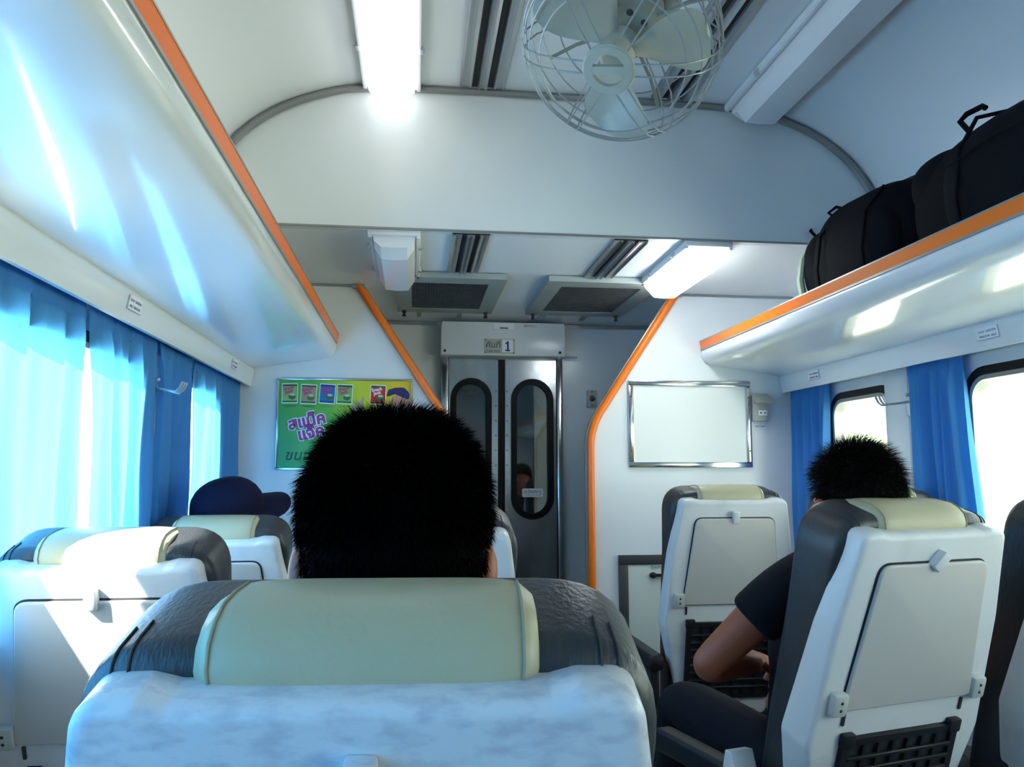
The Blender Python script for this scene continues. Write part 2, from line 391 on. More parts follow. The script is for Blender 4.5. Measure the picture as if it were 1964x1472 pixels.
def seat_sticker(sx, y, label, n):
    M = Matrix.Translation((sx * 1.2595, y, 1.716)) @ Matrix.Rotation(R(90) * -sx, 4, 'Z')
    M = M @ Matrix.Rotation(R(9), 4, 'X')
    t = tag(MB().box((-.048, -.0008, -.019), (.048, .0008, .019), M).build('seat_sticker', 'white_print'), label, 'sticker', None)
    Mx = M @ Matrix.Translation((0, -.0012, 0)) @ Matrix.Rotation(R(90), 4, 'X')
    text('ริมทาง  ริมหน้าต่าง', .0105, Mx @ Matrix.Translation((0, .007, 0)), 'grey_ink', 'sticker_text', t)
    text(n, .0100, Mx @ Matrix.Translation((0, -.009, 0)), 'grey_ink', 'sticker_text', t)
    MB().box((-.048, -.0014, -.019), (.048, -.0006, -.0175), M).box((-.048 if sx < 0 else .0465, -.0014, -.019), (-.0465 if sx < 0 else .048, -.0006, .019), M).build('sticker_border', 'grey_ink', t)
seat_sticker(-1, 2.12, 'seat number sticker on left rack above the second curtain', 'AISLE  WINDOW')
seat_sticker(-1, 3.27, 'small seat number sticker at the far end of left rack', 'AISLE  WINDOW')
seat_sticker(1, 3.32, 'small seat number sticker on right rack above the narrow far window', 'WINDOW  AISLE')
seat_sticker(1, 2.23, 'seat number sticker on right rack above the big near window', 'WINDOW  AISLE')

# ---------------------------------------------------------------- ceiling lights
def light(label, x, y0, y1, z, lit, wd=.21, clips=True):
    t = thing('ceiling_light', label, 'ceiling light', (x, (y0 + y1) / 2, z))
    h = (y1 - y0) / 2; a = wd / 2
    MB().box((-a, -h, -.022), (a, h, 0), r=.004).build('light_base', 'lamp_white', t)
    for s_ in (-1, 1):
        MB().box((s_ * a * .92 - .007, -h + .005, -.030), (s_ * a * .92 + .007, h - .005, -.021), r=.002).build('side_rail', 'lamp_white', t)
    b, c = a * .80, a * .50; d = .095; k = .06
    L = [(-b, -.022), (b, -.022), (b * .97, -.055), (c, -d), (0, -d - .004), (-c, -d), (-b * .97, -.055)]
    mb = MB(); rings = []
    for yy, sc in ((-h + .015, .55), (-h + k, 1), (h - k, 1), (h - .015, .55)):
        rings.append([(px, yy, -.022 + (pz + .022) * sc) for px, pz in L])
    vs = sum(rings, []); n = len(L); fs = []
    for i in range(3):
        for j in range(n): fs.append((i * n + j, i * n + (j + 1) % n, (i + 1) * n + (j + 1) % n, (i + 1) * n + j))
    fs += [tuple(range(n)), tuple(range(3 * n, 4 * n))]
    mb.add(vs, fs).build('diffuser', lit if lit else 'unlit_diffuser', t, sharp=15)
    for s_ in (-1, 1):
        for q in (-.55, .55):
            MB().box((s_ * a - .006, q * h - .012, -.034), (s_ * a + .006, q * h + .012, -.012), r=.002).box((s_ * (a + .008) - .003, q * h - .004, -.03), (s_ * (a + .008) + .003, q * h + .004, -.02)).build('clip', 'hook_metal', t)
light('lit fluorescent ceiling light hanging above the left of the arched bulkhead', -.628, 1.50, 2.755, 2.695, 'tube_light')
light('unlit white ceiling light on the right beside the fan', .755, 1.45, 2.76, 2.69, None, .23)
light('unlit short white ceiling light near the left vent grille', -.612, 2.785, 3.40, ZL, None, .19)
light('lit short ceiling light near the right vent grille', .575, 2.785, 3.40, ZL, 'tube_light_near_door', .19)

# ---------------------------------------------------------------- air diffusers and vents
def diffuser(label, x0, x1, y0, y1, z, flat=1):
    t = thing('air_diffuser', label, 'air diffuser', ((x0 + x1) / 2, (y0 + y1) / 2, z)); a = (x1 - x0) / 2; h = (y1 - y0) / 2
    MB().box((-a, -h, -.006), (a, h, 0)).build('diffuser_backing', 'dark_gap', t)
    k = a * 2 / 9
    for x, wd, d in ((-a + k * 1.2, k * 1.25, .014), (0, k * 1.0, .020), (a - k * 1.2, k * 1.25, .014)):
        MB().slab([(x - wd, -.004), (x - wd * .8, -d), (x - wd * .25, -d * .62), (x + wd * .25, -d * .62), (x + wd * .8, -d), (x + wd, -.004)], -h, h).build('slat', 'aluminium', t, sharp=20)
diffuser('long aluminium ceiling air slot between the lit light and the fan', -.380, -.215, -2.4, 2.74, 2.700)
diffuser('long aluminium ceiling air slot behind the fan on the right', .345, .500, -2.4, 2.74, 2.700)
diffuser('short aluminium air slot left of centre on the lower ceiling', -.400, -.262, 2.80, 3.345, ZL)
diffuser('short aluminium air slot beside the lit lower ceiling light', .210, .340, 2.80, 3.35, ZL)
def vent(label, x0, x1, y0, y1):
    z = ZL; t = thing('vent_grille', label, 'vent', ((x0 + x1) / 2, (y0 + y1) / 2, z)); a = (x1 - x0) / 2; h = (y1 - y0) / 2
    fl = Matrix.Rotation(R(-90), 4, 'X')
    MB().ring([(-a, -h), (a, -h), (a, h), (-a, h)], [(-a + .075, -h + .10), (a - .075, -h + .10), (a - .075, h - .10), (-a + .075, h - .10)], .004, .030, M=fl).build('vent_frame', 'vent_grey', t, sharp=30)
    MB().box((-a + .07, -h + .09, -.010), (a - .07, h - .09, -.004)).build('vent_backing', 'dark_gap', t)
    g = MB(); n = 26
    for i in range(n):
        x = -a + .08 + (2 * a - .16) * i / (n - 1); g.box((x - .0025, -h + .10, -.026), (x + .0025, h - .10, -.018))
    for i in range(20):
        y = -h + .11 + (2 * h - .22) * i / 19; g.box((-a + .075, y - .0035, -.028), (a - .075, y + .0035, -.024))
    g.build('grille_mesh', 'metal_dark', t, kind='stuff')
    for sx, sy in ((-1, 1), (1, 1)):
        MB().lathe([(.010, 0), (.012, -.012), (.006, -.018), (.012, -.030), (.010, -.034)], 10, M=Matrix.Translation((sx * (a - .035), sy * (h - .04), -.028))).build('thumb_screw', 'metal_dark', t)
    for sx in (-.55, .35): MB().box((sx * a - .012, h - .005, -.012), (sx * a + .012, h + .22, -.002)).build('hinge_strap', 'vent_grey', t)
vent('grey vent grille behind the unlit lower ceiling light', -.628, -.130, 3.36, 4.12)
vent('grey vent grille behind the lit lower ceiling light', .055, .580, 3.36, 4.12)

# ---------------------------------------------------------------- orange grab rails edging the partitions
def grab_rail(label, xb, xt):
    pts = [(xb, 0.0)] + [(xb, 1.40)]
    for i in range(9):
        t = i / 8; pts.append(tuple(Vector((xb, 1.40)) * (1 - t) ** 2 + Vector((xb, 1.49)) * 2 * t * (1 - t) + Vector((xb + (xt - xb) * .13, 1.49 + (ZL - 1.49) * .13)) * t * t))
    pts += [(xt, ZL - .004)]
    t = thing('grab_rail', label, 'handrail', (0, 0, 0))
    MB().tube([(x, YP - .010, z) for x, z in pts], .0185, 10).build('rail_tube', 'orange', t)
    s_ = 1 if xt > xb else -1
    MB().tube([(x - s_ * .018, YP + .008, z) for x, z in pts], .009, 6).build('rail_edging', 'grey_trim', t)
    MB().box((xt - .03, YP - .024, ZL - .02), (xt + .03, YP + .0, ZL), r=.003).build('rail_bracket', 'aluminium', t)
grab_rail('orange angled grab rail on the poster side of the door', LBX, LTX)
grab_rail('orange angled grab rail on the blank board side of the door', RBX, RTX)

# ---------------------------------------------------------------- the sliding double door
door = root_struct('door_1', (0, 0, 0))
def pill(x0, x1, z0, z1, n=10): return rrect(x0, x1, z0, z1, (x1 - x0) / 2 - .0005, n)
YD = 4.475
for lx0, lx1, ox0, ox1 in ((-.342, -.055, -.326, -.096), (-.014, .285, .024, .264)):
    z0, z1 = .02, 1.935; q0, q1 = 1.015, 1.815; n = 11
    inn = pill(ox0, ox1, q0, q1, 10)
    # the outer outline is sampled to the same count as the oval opening
    k = len(inn) // 4; out = []
    for (sx, sz, ex, ez) in ((lx1, z0, lx1, z0), (lx1, z1, lx1, z1), (lx0, z1, lx0, z1), (lx0, z0, lx0, z0)): out += [(sx, sz)] * k
    leaf = MB().ring(out, inn, YD, YD + .03).build('door_leaf', 'stainless', door, sharp=30)
    MB().ring(pill(ox0 - .004, ox1 + .004, q0 - .004, q1 + .004), pill(ox0 + .030, ox1 - .030, q0 + .030, q1 - .030), YD - .010, YD + .034).build('window_gasket', 'rubber', leaf)
    MB().slab(pill(ox0 + .028, ox1 - .028, q0 + .028, q1 - .028), YD + .010, YD + .014).build('glass_pane', 'door_glass', leaf)
    g = MB(); xe = lx1 - .012 if lx0 < -.1 else lx0 + .012
    for i in range(18): g.ell((xe, YD - .001, .3 + i * .085), (.006, .004, .006), 8, 6)
    g.build('rivet', 'stainless', leaf, kind='stuff')
    if lx0 > -.1:
        g = MB().ring(rrect(lx0 + .018, lx0 + .042, .80, .90, .010), rrect(lx0 + .024, lx0 + .036, .806, .894, .005), YD - .004, YD + .001); g.build('recessed_pull', 'chrome_frame', leaf)
        st = MB().slab(round_poly([(.086, 1.138, .006), (.206, 1.138, .006), (.206, 1.186, .006), (.086, 1.186, .006)], 2), YD + .004, YD + .0095).build('door_notice', 'white_print', leaf)
        st['label'] = 'small white notice on the glass'
    else: pass
text('ระวังประตู', .026, face_back(.146, YD + .0035, 1.168), 'ink', 'notice_text', door)
text('CLOSE THE DOOR', .011, face_back(.146, YD + .0035, 1.149), 'grey_ink', 'notice_text', door)
MB().box((-.055, YD + .002, .02), (-.036, YD + .028, 1.93)).box((-.033, YD + .002, .02), (-.014, YD + .028, 1.93)).build('rubber_seal', 'rubber', door)
MB().box((-.386, YE - .07, 0), (-.345, YE + .0, 1.945), r=.004).box((.290, YE - .07, 0), (.322, YE + .0, 1.945), r=.004).build('door_frame', 'chrome_frame', door)
MB().box((-.345, YD - .002, 0), (-.340, YD + .02, 1.94)).box((.285, YD - .002, 0), (.291, YD + .02, 1.94)).build('door_slot', 'rubber', door)

hd = thing('door_header_box', 'white operator cover box with number plate above the sliding door', 'door cover', (-.033, 4.40, 1.938))
MB().slab([(-.358, 0), (.358, 0), (.358, .168), (.350, .195), (-.350, .195), (-.358, .168)], -.02, .128, r=.006).build('cover', 'laminate', hd)
MB().box((-.06, -.028, .148), (.06, -.016, .19), r=.004).build('sensor', 'white_print', hd)
MB().box((-.024, -.0295, .156), (.024, -.027, .162)).build('sensor_slot', 'ink', hd)
MB().box((.115, -.024, .168), (.190, -.018, .182), r=.002).build('catch_plate', 'sign_metal', hd)
for x in (-.335, .325): MB().ell((x, -.022, .024), (.008, .006, .008), 10, 6).build('screw', 'metal_dark', hd)
sg = thing('number_plate', 'metal plate with carriage number one on the box above the door', 'sign', (-.058, 4.378, 1.992))
MB().box((-.088, -.002, -.042), (.088, .001, .042)).build('plate', 'sign_metal', sg)
MB().box((.016, -.0035, -.034), (.078, -.0015, .038)).build('number_card', 'white_print', sg)
for x in (-.08, .082):
    for z in (-.036, .037): MB().ell((x, -.003, z), (.004, .003, .004), 8, 6).build('plate_screw', 'metal_dark', sg)
text('คันที่', .048, face_back(-.036, -.003, .006), 'ink', 'plate_text', sg)
text('CAR NO.', .020, face_back(-.036, -.003, -.030), 'ink', 'plate_text', sg)
MB().slab([(.034, -.028), (.060, -.028), (.060, -.019), (.053, -.019), (.053, .030), (.046, .030), (.042, .024), (.034, .021), (.034, .013), (.043, .015), (.043, -.019), (.034, -.019)], -.0042, -.003).build('plate_number', 'blue_print', sg)
st = tag(MB().box((.342, YE - .002, 1.935), (.420, YE, 1.978)).build('wall_sticker', 'white_print'), 'small white lettered sticker on end wall beside the door top', 'sticker')
text('ทางออก', .026, face_back(.381, YE - .0025, 1.957), 'ink', 'sticker_text', st)
bt = thing('push_button', 'grey push button box on end wall by the right orange rail', 'switch', (.507, YE - .0, 1.712))
MB().box((-.029, -.02, -.05), (.029, 0, .05), r=.004).build('button_box', 'socket_grey', bt)
MB().lathe([(.017, 0), (.017, .008), (.012, .011), (0.001, .012)], 16, M=Matrix.Translation((0, -.02, 0)) @ Matrix.Rotation(R(90), 4, 'X')).build('button', 'metal_dark', bt)
for z in (-.04, .04): MB().ell((0, -.021, z), (.004, .003, .004), 8, 6).build('screw', 'metal_dark', bt)

# ---------------------------------------------------------------- things on the partition
YF = YP - .001
def frame_strips(t, x0, x1, z0, z1, wd, th, m):
    for a, b in (((x0, z1 - wd), (x1, z1)), ((x0, z0), (x1, z0 + wd)), ((x0, z0 + wd), (x0 + wd, z1 - wd)), ((x1 - wd, z0 + wd), (x1, z1 - wd))):
        MB().box((a[0], -th, a[1]), (b[0], 0, b[1]), r=.003).build('frame_strip', m, t)
po = thing('advert_poster', 'framed green and yellow snack advertisement poster on the left partition', 'poster', (-.848, YF, 1.50))
hw, hh = .307, .210
frame_strips(po, -hw, hw, -hh, hh, .010, .012, 'chrome_frame')
MB().box((-hw + .008, -.004, -hh + .008), (hw - .008, -.001, hh - .008)).build('poster_sheet', 'poster_print', po)
def flat(name, outline, m, lev, parent=None, rot=0, c=(0, 0)):
    M = Matrix.Translation((c[0], 0, c[1])) @ Matrix.Rotation(R(rot), 4, 'Y')
    return MB().slab(outline, -.0042 - lev * .0004, -.0040 - (lev - 1) * .0004, M=M).build(name, m, parent or po)
def pack(x, z, m, rot):
    W, H = .033, .042
    p = flat('snack_packet', rrect(-W - .003, W + .003, -H - .004, H + .004, .002, 1), 'print_white', 1, rot=rot, c=(x, z))
    def sub(name, ol, mm, lev, c): 
        Mr = Matrix.Rotation(R(rot), 2); v = Vector((c[0] * math.cos(R(rot)) + c[1] * math.sin(R(rot)), -c[0] * math.sin(R(rot)) + c[1] * math.cos(R(rot))))
        return flat(name, ol, mm, lev, p, rot, (x + v.x, z + v.y))
    sub('packet_print', rrect(-W, W, -H, H, .002, 1), m, 2, (0, 0))
    sub('packet_band', rrect(-W, W, -.004, .004, .001, 1), 'dark_green' if m != 'pack_blue' else 'blue_print', 3, (0, H - .005))
    sub('packet_band', rrect(-W, W, -.003, .003, .001, 1), 'dark_green' if m != 'pack_blue' else 'blue_print', 3, (0, -H + .005))
    sub('bowl', [(.016 * math.cos(a * .5236), .013 * math.sin(a * .5236)) for a in range(12)], 'bowl', 3, (.010, -.016))
    sub('crisps', [(.012 * math.cos(a * .5236), .006 * math.sin(a * .5236)) for a in range(12)], 'chips', 4, (.012, -.006))
    red = m == 'pack_red'
    text('Snack', .021, face_back(x - .006, -.0062, z + .024, 12), 'print_white' if red else 'logo_pink', 'packet_text', p, ext=.0002, bold=.0006)
    text('Jack', .021, face_back(x - .004, -.0062, z + .008, 12), 'print_white' if red else 'logo_pink', 'packet_text', p, ext=.0002, bold=.0006)
for x, z, m_, r_ in ((-.250, .138, 'pack_green', -1), (-.166, .135, 'pack_brown', 2), (-.082, .138, 'pack_blue', 3), (-.004, .137, 'pack_lime', 2), (.148, .136, 'pack_red', 2)): pack(x, z, m_, r_)
for x in (-.25, -.166, -.082, .0): text('ขนมอบกรอบ', .011, face_back(x, -.0048, .080), 'dark_green', 'poster_text', po, ext=.0002)
for body, x, z, s_ in (('สแน็ค', -.170, .010, .072), ('แจ๊ค', -.150, -.043, .072)):
    text(body, s_, face_back(x, -.0050, z, 12), 'print_white', 'logo_outline', po, ext=.0002, bold=.0062)
    text(body, s_, face_back(x, -.0054, z, 12), 'logo_purple', 'logo_text', po, ext=.0002, bold=.0024)
    text(body, s_ * .985, face_back(x, -.0060, z + .001, 12), 'logo_pink', 'logo_text', po, ext=.0002, bold=-.0004)
for q, ch in ((-.247, 'ข'), (-.208, 'น'), (-.168, 'ม')): text(ch, .064, face_back(q, -.0048, -.146), 'dark_green', 'poster_text', po, ext=.0002, shear=.2, bold=.0012)
text('อบกรอบ', .064, face_back(.04, -.0048, -.146), 'dark_green', 'poster_text', po, ext=.0002, shear=.2)
fg = flat('printed_figure', [(.052 * math.cos(a * .3927), .060 * math.sin(a * .3927)) for a in range(16)], 'print_skin', 1, c=(.250, .080))
flat('printed_cap', round_poly([(-.062, -.010, .01), (-.02, .006, .02), (.046, -.022, .01), (.048, .010, .02), (.022, .038, .02), (-.020, .036, .02), (-.050, .026, .01)], 4), 'print_cap', 2, fg, c=(.245, .134))
flat('printed_shirt', round_poly([(-.10, -.20, .02), (.055, -.20, .01), (.055, .0, .01), (-.03, .01, .03), (-.08, -.03, .03)], 4), 'print_cap', 1, fg, c=(.235, .01))
flat('printed_hand', round_poly([(-.030, -.045, .01), (.012, -.045, .01), (.022, .0, .01), (.026, .04, .004), (.018, .04, .004), (.008, .015, .005), (-.018, .012, .01), (-.034, -.01, .01)], 3), 'print_hand', 1, c=(.060, .088))

nb = thing('notice_board', 'empty white notice board in metal frame on the right partition', 'notice board', (.795, YF, 1.512))
frame_strips(nb, -.308, .308, -.210, .210, .026, .014, 'chrome_frame')
MB().box((-.290, -.006, -.190), (.290, -.001, .190)).build('board_panel', 'board_white', nb)
for x in (-.296, .296):
    for z in (-.13, .13, .18): MB().ell((x, -.0145, z), (.004, .003, .004), 8, 6).build('screw', 'metal_dark', nb)
so = thing('power_socket', 'grey power socket with raised lid right of the notice board', 'socket', (1.150, YF, 1.592))
MB().box((-.042, -.030, -.065), (.034, 0, .062), r=.005).build('socket_box', 'socket_grey', so)
MB().slab(round_poly([(-.045, -.0, .004), (.060, 0, .004), (.030, .065, .004), (-.042, .065, .004)], 3), -.004, .002, r=.001, M=Matrix.Translation((0, -.064, .020)) @ Matrix.Rotation(R(-42), 4, 'X')).build('socket_lid', 'socket_grey', so)
MB().box((-.018, -.033, -.038), (.026, -.029, -.012), r=.002).build('socket_face', 'white_print', so)
for x in (-.007, .015): MB().lathe([(.004, 0), (.004, .001)], 8, M=Matrix.Translation((x, -.0335, -.025)) @ Matrix.Rotation(R(90), 4, 'X')).build('socket_hole', 'ink', so)
st = tag(MB().box((1.122, YF - .002, 1.490), (1.178, YF, 1.516)).build('socket_sticker', 'white_print'), 'white voltage sticker beneath the power socket', 'sticker')
text('220 โวลท์', .013, face_back(1.150, YF - .0025, 1.503), 'ink', 'sticker_text', st)
cb = thing('equipment_cabinet', 'grey framed cabinet door low on the right partition', 'cabinet', (.80, YF, .50))
frame_strips(cb, -.372, .372, -.42, .392, .045, .016, 'metal_dark')
MB().box((-.33, -.010, -.38), (.33, -.001, .348), r=.003).build('cabinet_door', 'cabinet_panel', cb)
h_ = MB().box((-.205, -.030, .292), (-.10, -.016, .306), r=.004).ell((-.21, -.02, .299), (.018, .014, .014), 12, 8).build('cabinet_latch', 'black_plastic', cb)
text('ตู้อุปกรณ์', .020, face_back(-.18, -.0105, .334), 'ink', 'cabinet_text', cb)

# ---------------------------------------------------------------- fan
FA = Vector((-.38, -.50, -.84)).normalized()
FC = Vector((-.112, 1.50, 2.168))
zx = FA; xx = Vector((1, 0, 0)); xx = (xx - zx * xx.dot(zx)).normalized(); yy = zx.cross(xx)
FM = Matrix(((xx.x, yy.x, zx.x), (xx.y, yy.y, zx.y), (xx.z, yy.z, zx.z))).to_4x4()
# inside the head: z = out of the front, x = right of the car
fan = thing('ceiling_fan', 'cream three bladed fan in a wire cage hanging from the ceiling', 'fan', FC)
hm = FM
circ = lambda r_, z, n=48: [(r_ * math.cos(2 * math.pi * i / n), r_ * math.sin(2 * math.pi * i / n), z) for i in range(n)]
cage = MB().tube(circ(.207, .0), .0024, 6, True, hm).build('cage_wire', 'fan_wire', fan)
for r_, z in ((.205, .028), (.196, .052), (.178, .074), (.150, .090), (.204, -.03), (.190, -.062), (.160, -.088)):
    MB().tube(circ(r_, z), .0018, 6, True, hm).build('cage_wire', 'fan_wire', fan)
prof = [(.050, .108), (.10, .104), (.150, .092), (.180, .074), (.198, .050), (.208, .020), (.208, -.015), (.198, -.048), (.175, -.078), (.13, -.10), (.07, -.115)]
for k in range(6):
    a0 = R(12 + 60 * k); 
    for off in (-.013, .013):
        pts = []
        for r_, z in prof:
            pts.append((r_ * math.cos(a0) - off * math.sin(a0), r_ * math.sin(a0) + off * math.cos(a0), z))
        MB().tube(pts, .0018, 6, False, hm).build('cage_wire', 'fan_wire', fan)
hub = MB()
n = 32
ro = [(.0500 * math.cos(2 * math.pi * i / n), .0500 * math.sin(2 * math.pi * i / n)) for i in range(n)]
ri = [(.0335 * math.cos(2 * math.pi * i / n), .0335 * math.sin(2 * math.pi * i / n)) for i in range(n)]
TX = hm @ Matrix.Rotation(R(-90), 4, 'X')     # xz outlines into the plane of the fan, thickness along the axis
def inplane(mb_fn, name, m_, parent): mb = mb_fn(); return mb.build(name, m_, parent)
MB().ring(ro, ri, .104, .116, M=hm @ Matrix(((1, 0, 0, 0), (0, 0, 1, 0), (0, 1, 0, 0), (0, 0, 0, 1)))).box((-.036, -.0085, .105), (.036, .0085, .115), hm @ Matrix.Rotation(R(15), 4, 'Z')).build('front_badge', 'fan_cream', fan)
MB().tube(circ(.050, .110), .004, 8, True, hm).build('badge_rim', 'fan_cream', fan)
def blade(a):
    mb = MB(); nr, nc = 12, 8; vs = []; fs = []
    for i in range(nr + 1):
        t = i / nr; r_ = .030 + .158 * t
        wdt = .020 + .066 * math.sin(min(1, t * 1.12) * math.pi * .62) ** 1.1
        if t > .8: wdt *= math.sqrt(max(0.03, 1 - ((t - .8) / .2) ** 2 * .85))
        pitch = R(34 - 14 * t); sweep = .022 * math.sin(t * 2.2)
        for j in range(nc + 1):
            q = (j / nc - .5) * 2; x = q * wdt; camber = .010 * (1 - q * q)
            vs.append((r_, x * math.cos(pitch) + sweep, x * math.sin(pitch) + camber + .03))
    st_ = nc + 1
    for i in range(nr):
        for j in range(nc): fs.append((i * st_ + j, i * st_ + j + 1, (i + 1) * st_ + j + 1, (i + 1) * st_ + j))
    k = len(vs); vs2 = vs + [(x, y, z - .0022) for x, y, z in vs]; fs2 = fs + [tuple(v + k for v in f[::-1]) for f in fs]
    bd = [i for i in range(st_)] + [i * st_ + nc for i in range(1, nr + 1)] + [nr * st_ + j for j in range(nc - 1, -1, -1)] + [i * st_ for i in range(nr - 1, 0, -1)]
    for i in range(len(bd)): p_, q_ = bd[i], bd[(i + 1) % len(bd)]; fs2.append((p_, q_, q_ + k, p_ + k))
    mb.add(vs2, fs2, hm @ Matrix.Rotation(R(a), 4, 'Z')); return mb.build('fan_blade', 'fan_cream', fan, sharp=50)
for a in (133, 14, -88): blade(a)
MB().lathe([(.004, .062), (.026, .060), (.036, .050), (.040, .02), (.038, .0)], 24, hm).build('fan_hub', 'fan_cream', fan)
mo = MB().lathe([(.038, -.035), (.058, -.045), (.066, -.07), (.068, -.13), (.060, -.165), (.035, -.185), (.004, -.19)], 28, hm).build('motor', 'fan_motor', fan)
for i in range(8):
    a = i * math.pi / 4; MB().ell((.047 * math.cos(a), .047 * math.sin(a), -.040), (.008, .008, .004), 10, 6, M=hm).build('motor_vent', 'ink', mo)
MB().lathe([(.012, .0), (.012, -.05)], 12, hm).build('shaft', 'fan_motor', fan)
# struts from the motor to the cage, the yoke and the stem to the ceiling
for k in range(4):
    a = R(35 + 90 * k); MB().tube([(.05 * math.cos(a), .05 * math.sin(a), -.075), (.13 * math.cos(a), .13 * math.sin(a), -.085), (.188 * math.cos(a), .188 * math.sin(a), -.064)], .004, 6, False, hm).build('cage_strut', 'fan_motor', fan)
back = hm @ Vector((0, 0, -.15)); top = Vector((back.x + .02, back.y + .05, 2.698 - FC.z))
MB().tube([back, back + Vector((.005, .035, .05)), Vector((top.x, top.y, .30)), top], .016, 10).build('stem', 'fan_motor', fan)
for s_ in (-1, 1):
    sd_ = hm @ Vector((s_ * .075, 0, -.11)); MB().tube([sd_, sd_ + Vector((0, .03, .06)), back + Vector((s_ * .03, .05, .13)), back + Vector((.005, .05, .16))], .009, 8).build('yoke_arm', 'fan_motor', fan)
MB().lathe([(.075, 0), (.075, -.012), (.04, -.03), (.02, -.034)], 24, Matrix.Translation(top)).build('ceiling_flange', 'fan_cream', fan)
MB().ell(back + Vector((.085, .03, .04)), (.028, .028, .035), 14, 10).build('oscillator_knob', 'fan_motor', fan)

# ---------------------------------------------------------------- seats
def make_seat(label, loc, rz, rec, worn=False, latch_rot=0, arms=(-1, 1), dz=0, caps=False):
    t = thing('train_seat', label, 'seat', loc, (0, 0, R(rz)), 'reclining train seats')
    a = R(rec); BM = Matrix.Translation((0, 0, .43 + dz)) @ Matrix(((1, 0, 0, 0), (0, math.cos(a), -math.sin(a), 0), (0, math.sin(a), math.cos(a), 0), (0, 0, 0, 1)))
    # back space: x across, y forward (negative = rear), z up the back
    sh = 'shell_worn' if worn else 'shell_plastic'
    # leather backrest
    ol = round_poly([(-.185, -.02, .03), (.185, -.02, .03), (.200, .32, .1), (.204, .56, .2), (.216, .790, .085), (-.216, .790, .085), (-.204, .56, .2), (-.200, .32, .1)], 8)
    bk = MB().slab(ol, -.012, .115, r=.036, seg=5, M=BM).build('backrest', 'leather', t, sharp=60)
    tree_ = BVHTree.FromPolygons([v.co.copy() for v in bk.data.vertices], [tuple(p.vertices) for p in bk.data.polygons])
    for s_ in (-1, 1):
        for q in (.178, .165):
            pts = []
            for i in range(34):               # the double seam follows the cushion from its rear face over the top
                f = R(-40 + 118 * i / 33); c_ = BM @ Vector((s_ * q, .055, .70)); d_ = (BM.to_3x3() @ Vector((0, -math.cos(f), math.sin(f)))).normalized()
                h_ = tree_.ray_cast(c_ + d_ * .4, -d_)
                if h_[0] is not None: pts.append(h_[0] + d_ * .0009)
            MB().tube(pts, .0010, 5).build('piping', 'stitch', bk)
    # shell
    def shell_outline(d=0):
        return round_poly([(-.150 + d, .0 + d, .03), (.150 - d, .0 + d, .03), (.190 - d, .16, .06), (.232 - d, .325, .05), (.217 - d, .58, .25), (.188 - d, .770 - d, .066), (.146 - d, .773 - d, .02), (.126, .768 - d, .012), (-.126, .768 - d, .012), (-.146 + d, .773 - d, .02), (-.188 + d, .770 - d, .066), (-.217 + d, .58, .25), (-.232 + d, .325, .05), (-.190 + d, .16, .06)], 8)
    sm = MB().slab(shell_outline(), -.052, .034, r=.017, seg=4)
    for v in sm.bm.verts:                     # the flange round the cushion gets shallower towards the top
        k = min(1, max(0, (v.co.z - .36) / .40)); k = k * k * (3 - 2 * k)
        if v.co.y > -.03: v.co.y -= k * .036 * (v.co.y + .03) / .064
        v.co = BM @ v.co
    s0 = sm.build('back_shell', sh, t, sharp=60)
    # tray table with its recess
    tz0, tz1 = .407, .710
    MB().slab(trapezoid(.1745, .1425, tz0 - .002, tz1 + .003, .012, .03), -.0535, -.050, M=BM).build('tray_gap', 'ink', t)
    tr = MB().slab(trapezoid(.172, .139, tz0, tz1, .010, .026), -.062, -.0525, r=.004, M=BM).build('tray_table', 'tray_plastic', t)
    LM = BM @ Matrix.Translation((.0, -.064, tz1 + .006)) @ Matrix.Rotation(R(latch_rot), 4, 'Y')
    MB().box((-.011, -.008, -.020), (.011, .012, .020), LM, r=.003).build('tray_latch', sh, t)
    for s_ in (-1, 1):
        MB().box((s_ * .186 - .018, -.070, tz0 - .006), (s_ * .186 + .018, -.045, tz0 + .042), BM, r=.006).build('tray_hinge', 'hinge_grey', t)
        for z in (.010, .026): MB().ell((s_ * .186, -.070, tz0 + z), (.0035, .002, .0035), 8, 6, M=BM).build('hinge_screw', 'ink', t)
        MB().box((s_ * .158 - .003, -.056, tz0 - .035), (s_ * .158 + .003, -.050, tz0 - .008), BM).build('slot', 'ink', t)
    # magazine net: frame and ribs
    nz0, nz1, nw = .07, .344, .155
    MB().slab(rrect(-nw, nw, nz0, nz1, .010, 3), -.056, -.051, M=BM).build('net_recess', 'ink', t)
    g = MB(); frame_o = rrect(-nw, nw, nz0, nz1, .012, 3); frame_i = rrect(-nw + .018, nw - .018, nz0 + .015, nz1 - .015, .006, 3)
    g.ring(frame_o, frame_i, -.064, -.052, M=BM)
    for i in range(1, 7):
        x = -nw + .018 + (2 * nw - .036) * i / 7; g.box((x - .004, -.064, nz0 + .012), (x + .004, -.056, nz1 - .012), BM)
    for i in range(1, 9):
        z = nz0 + .015 + (nz1 - nz0 - .03) * i / 9; g.box((-nw + .015, -.067, z - .006), (nw - .015, -.058, z + .003), BM, r=.002, seg=1)
    g.build('magazine_net', 'black_plastic', t)
    for s_ in (-1, 1): MB().box((s_ * (nw - .012) - .016, -.068, nz1 - .018), (s_ * (nw - .012) + .016, -.052, nz1 + .012), BM, r=.004).build('net_clip', 'black_plastic', t)
    # headrest cover draped over the top
    mb = MB(); secs = []; nx = 22
    prof_ = [(-.014, .742), (-.022, .752), (-.025, .763), (-.022, .779), (-.013, .794), (.003, .803), (.024, .807), (.055, .803), (.090, .794), (.116, .774), (.126, .74), (.128, .69), (.126, .60), (.120, .54)]
    inn_ = [(-.008, .690), (.100, .54)]
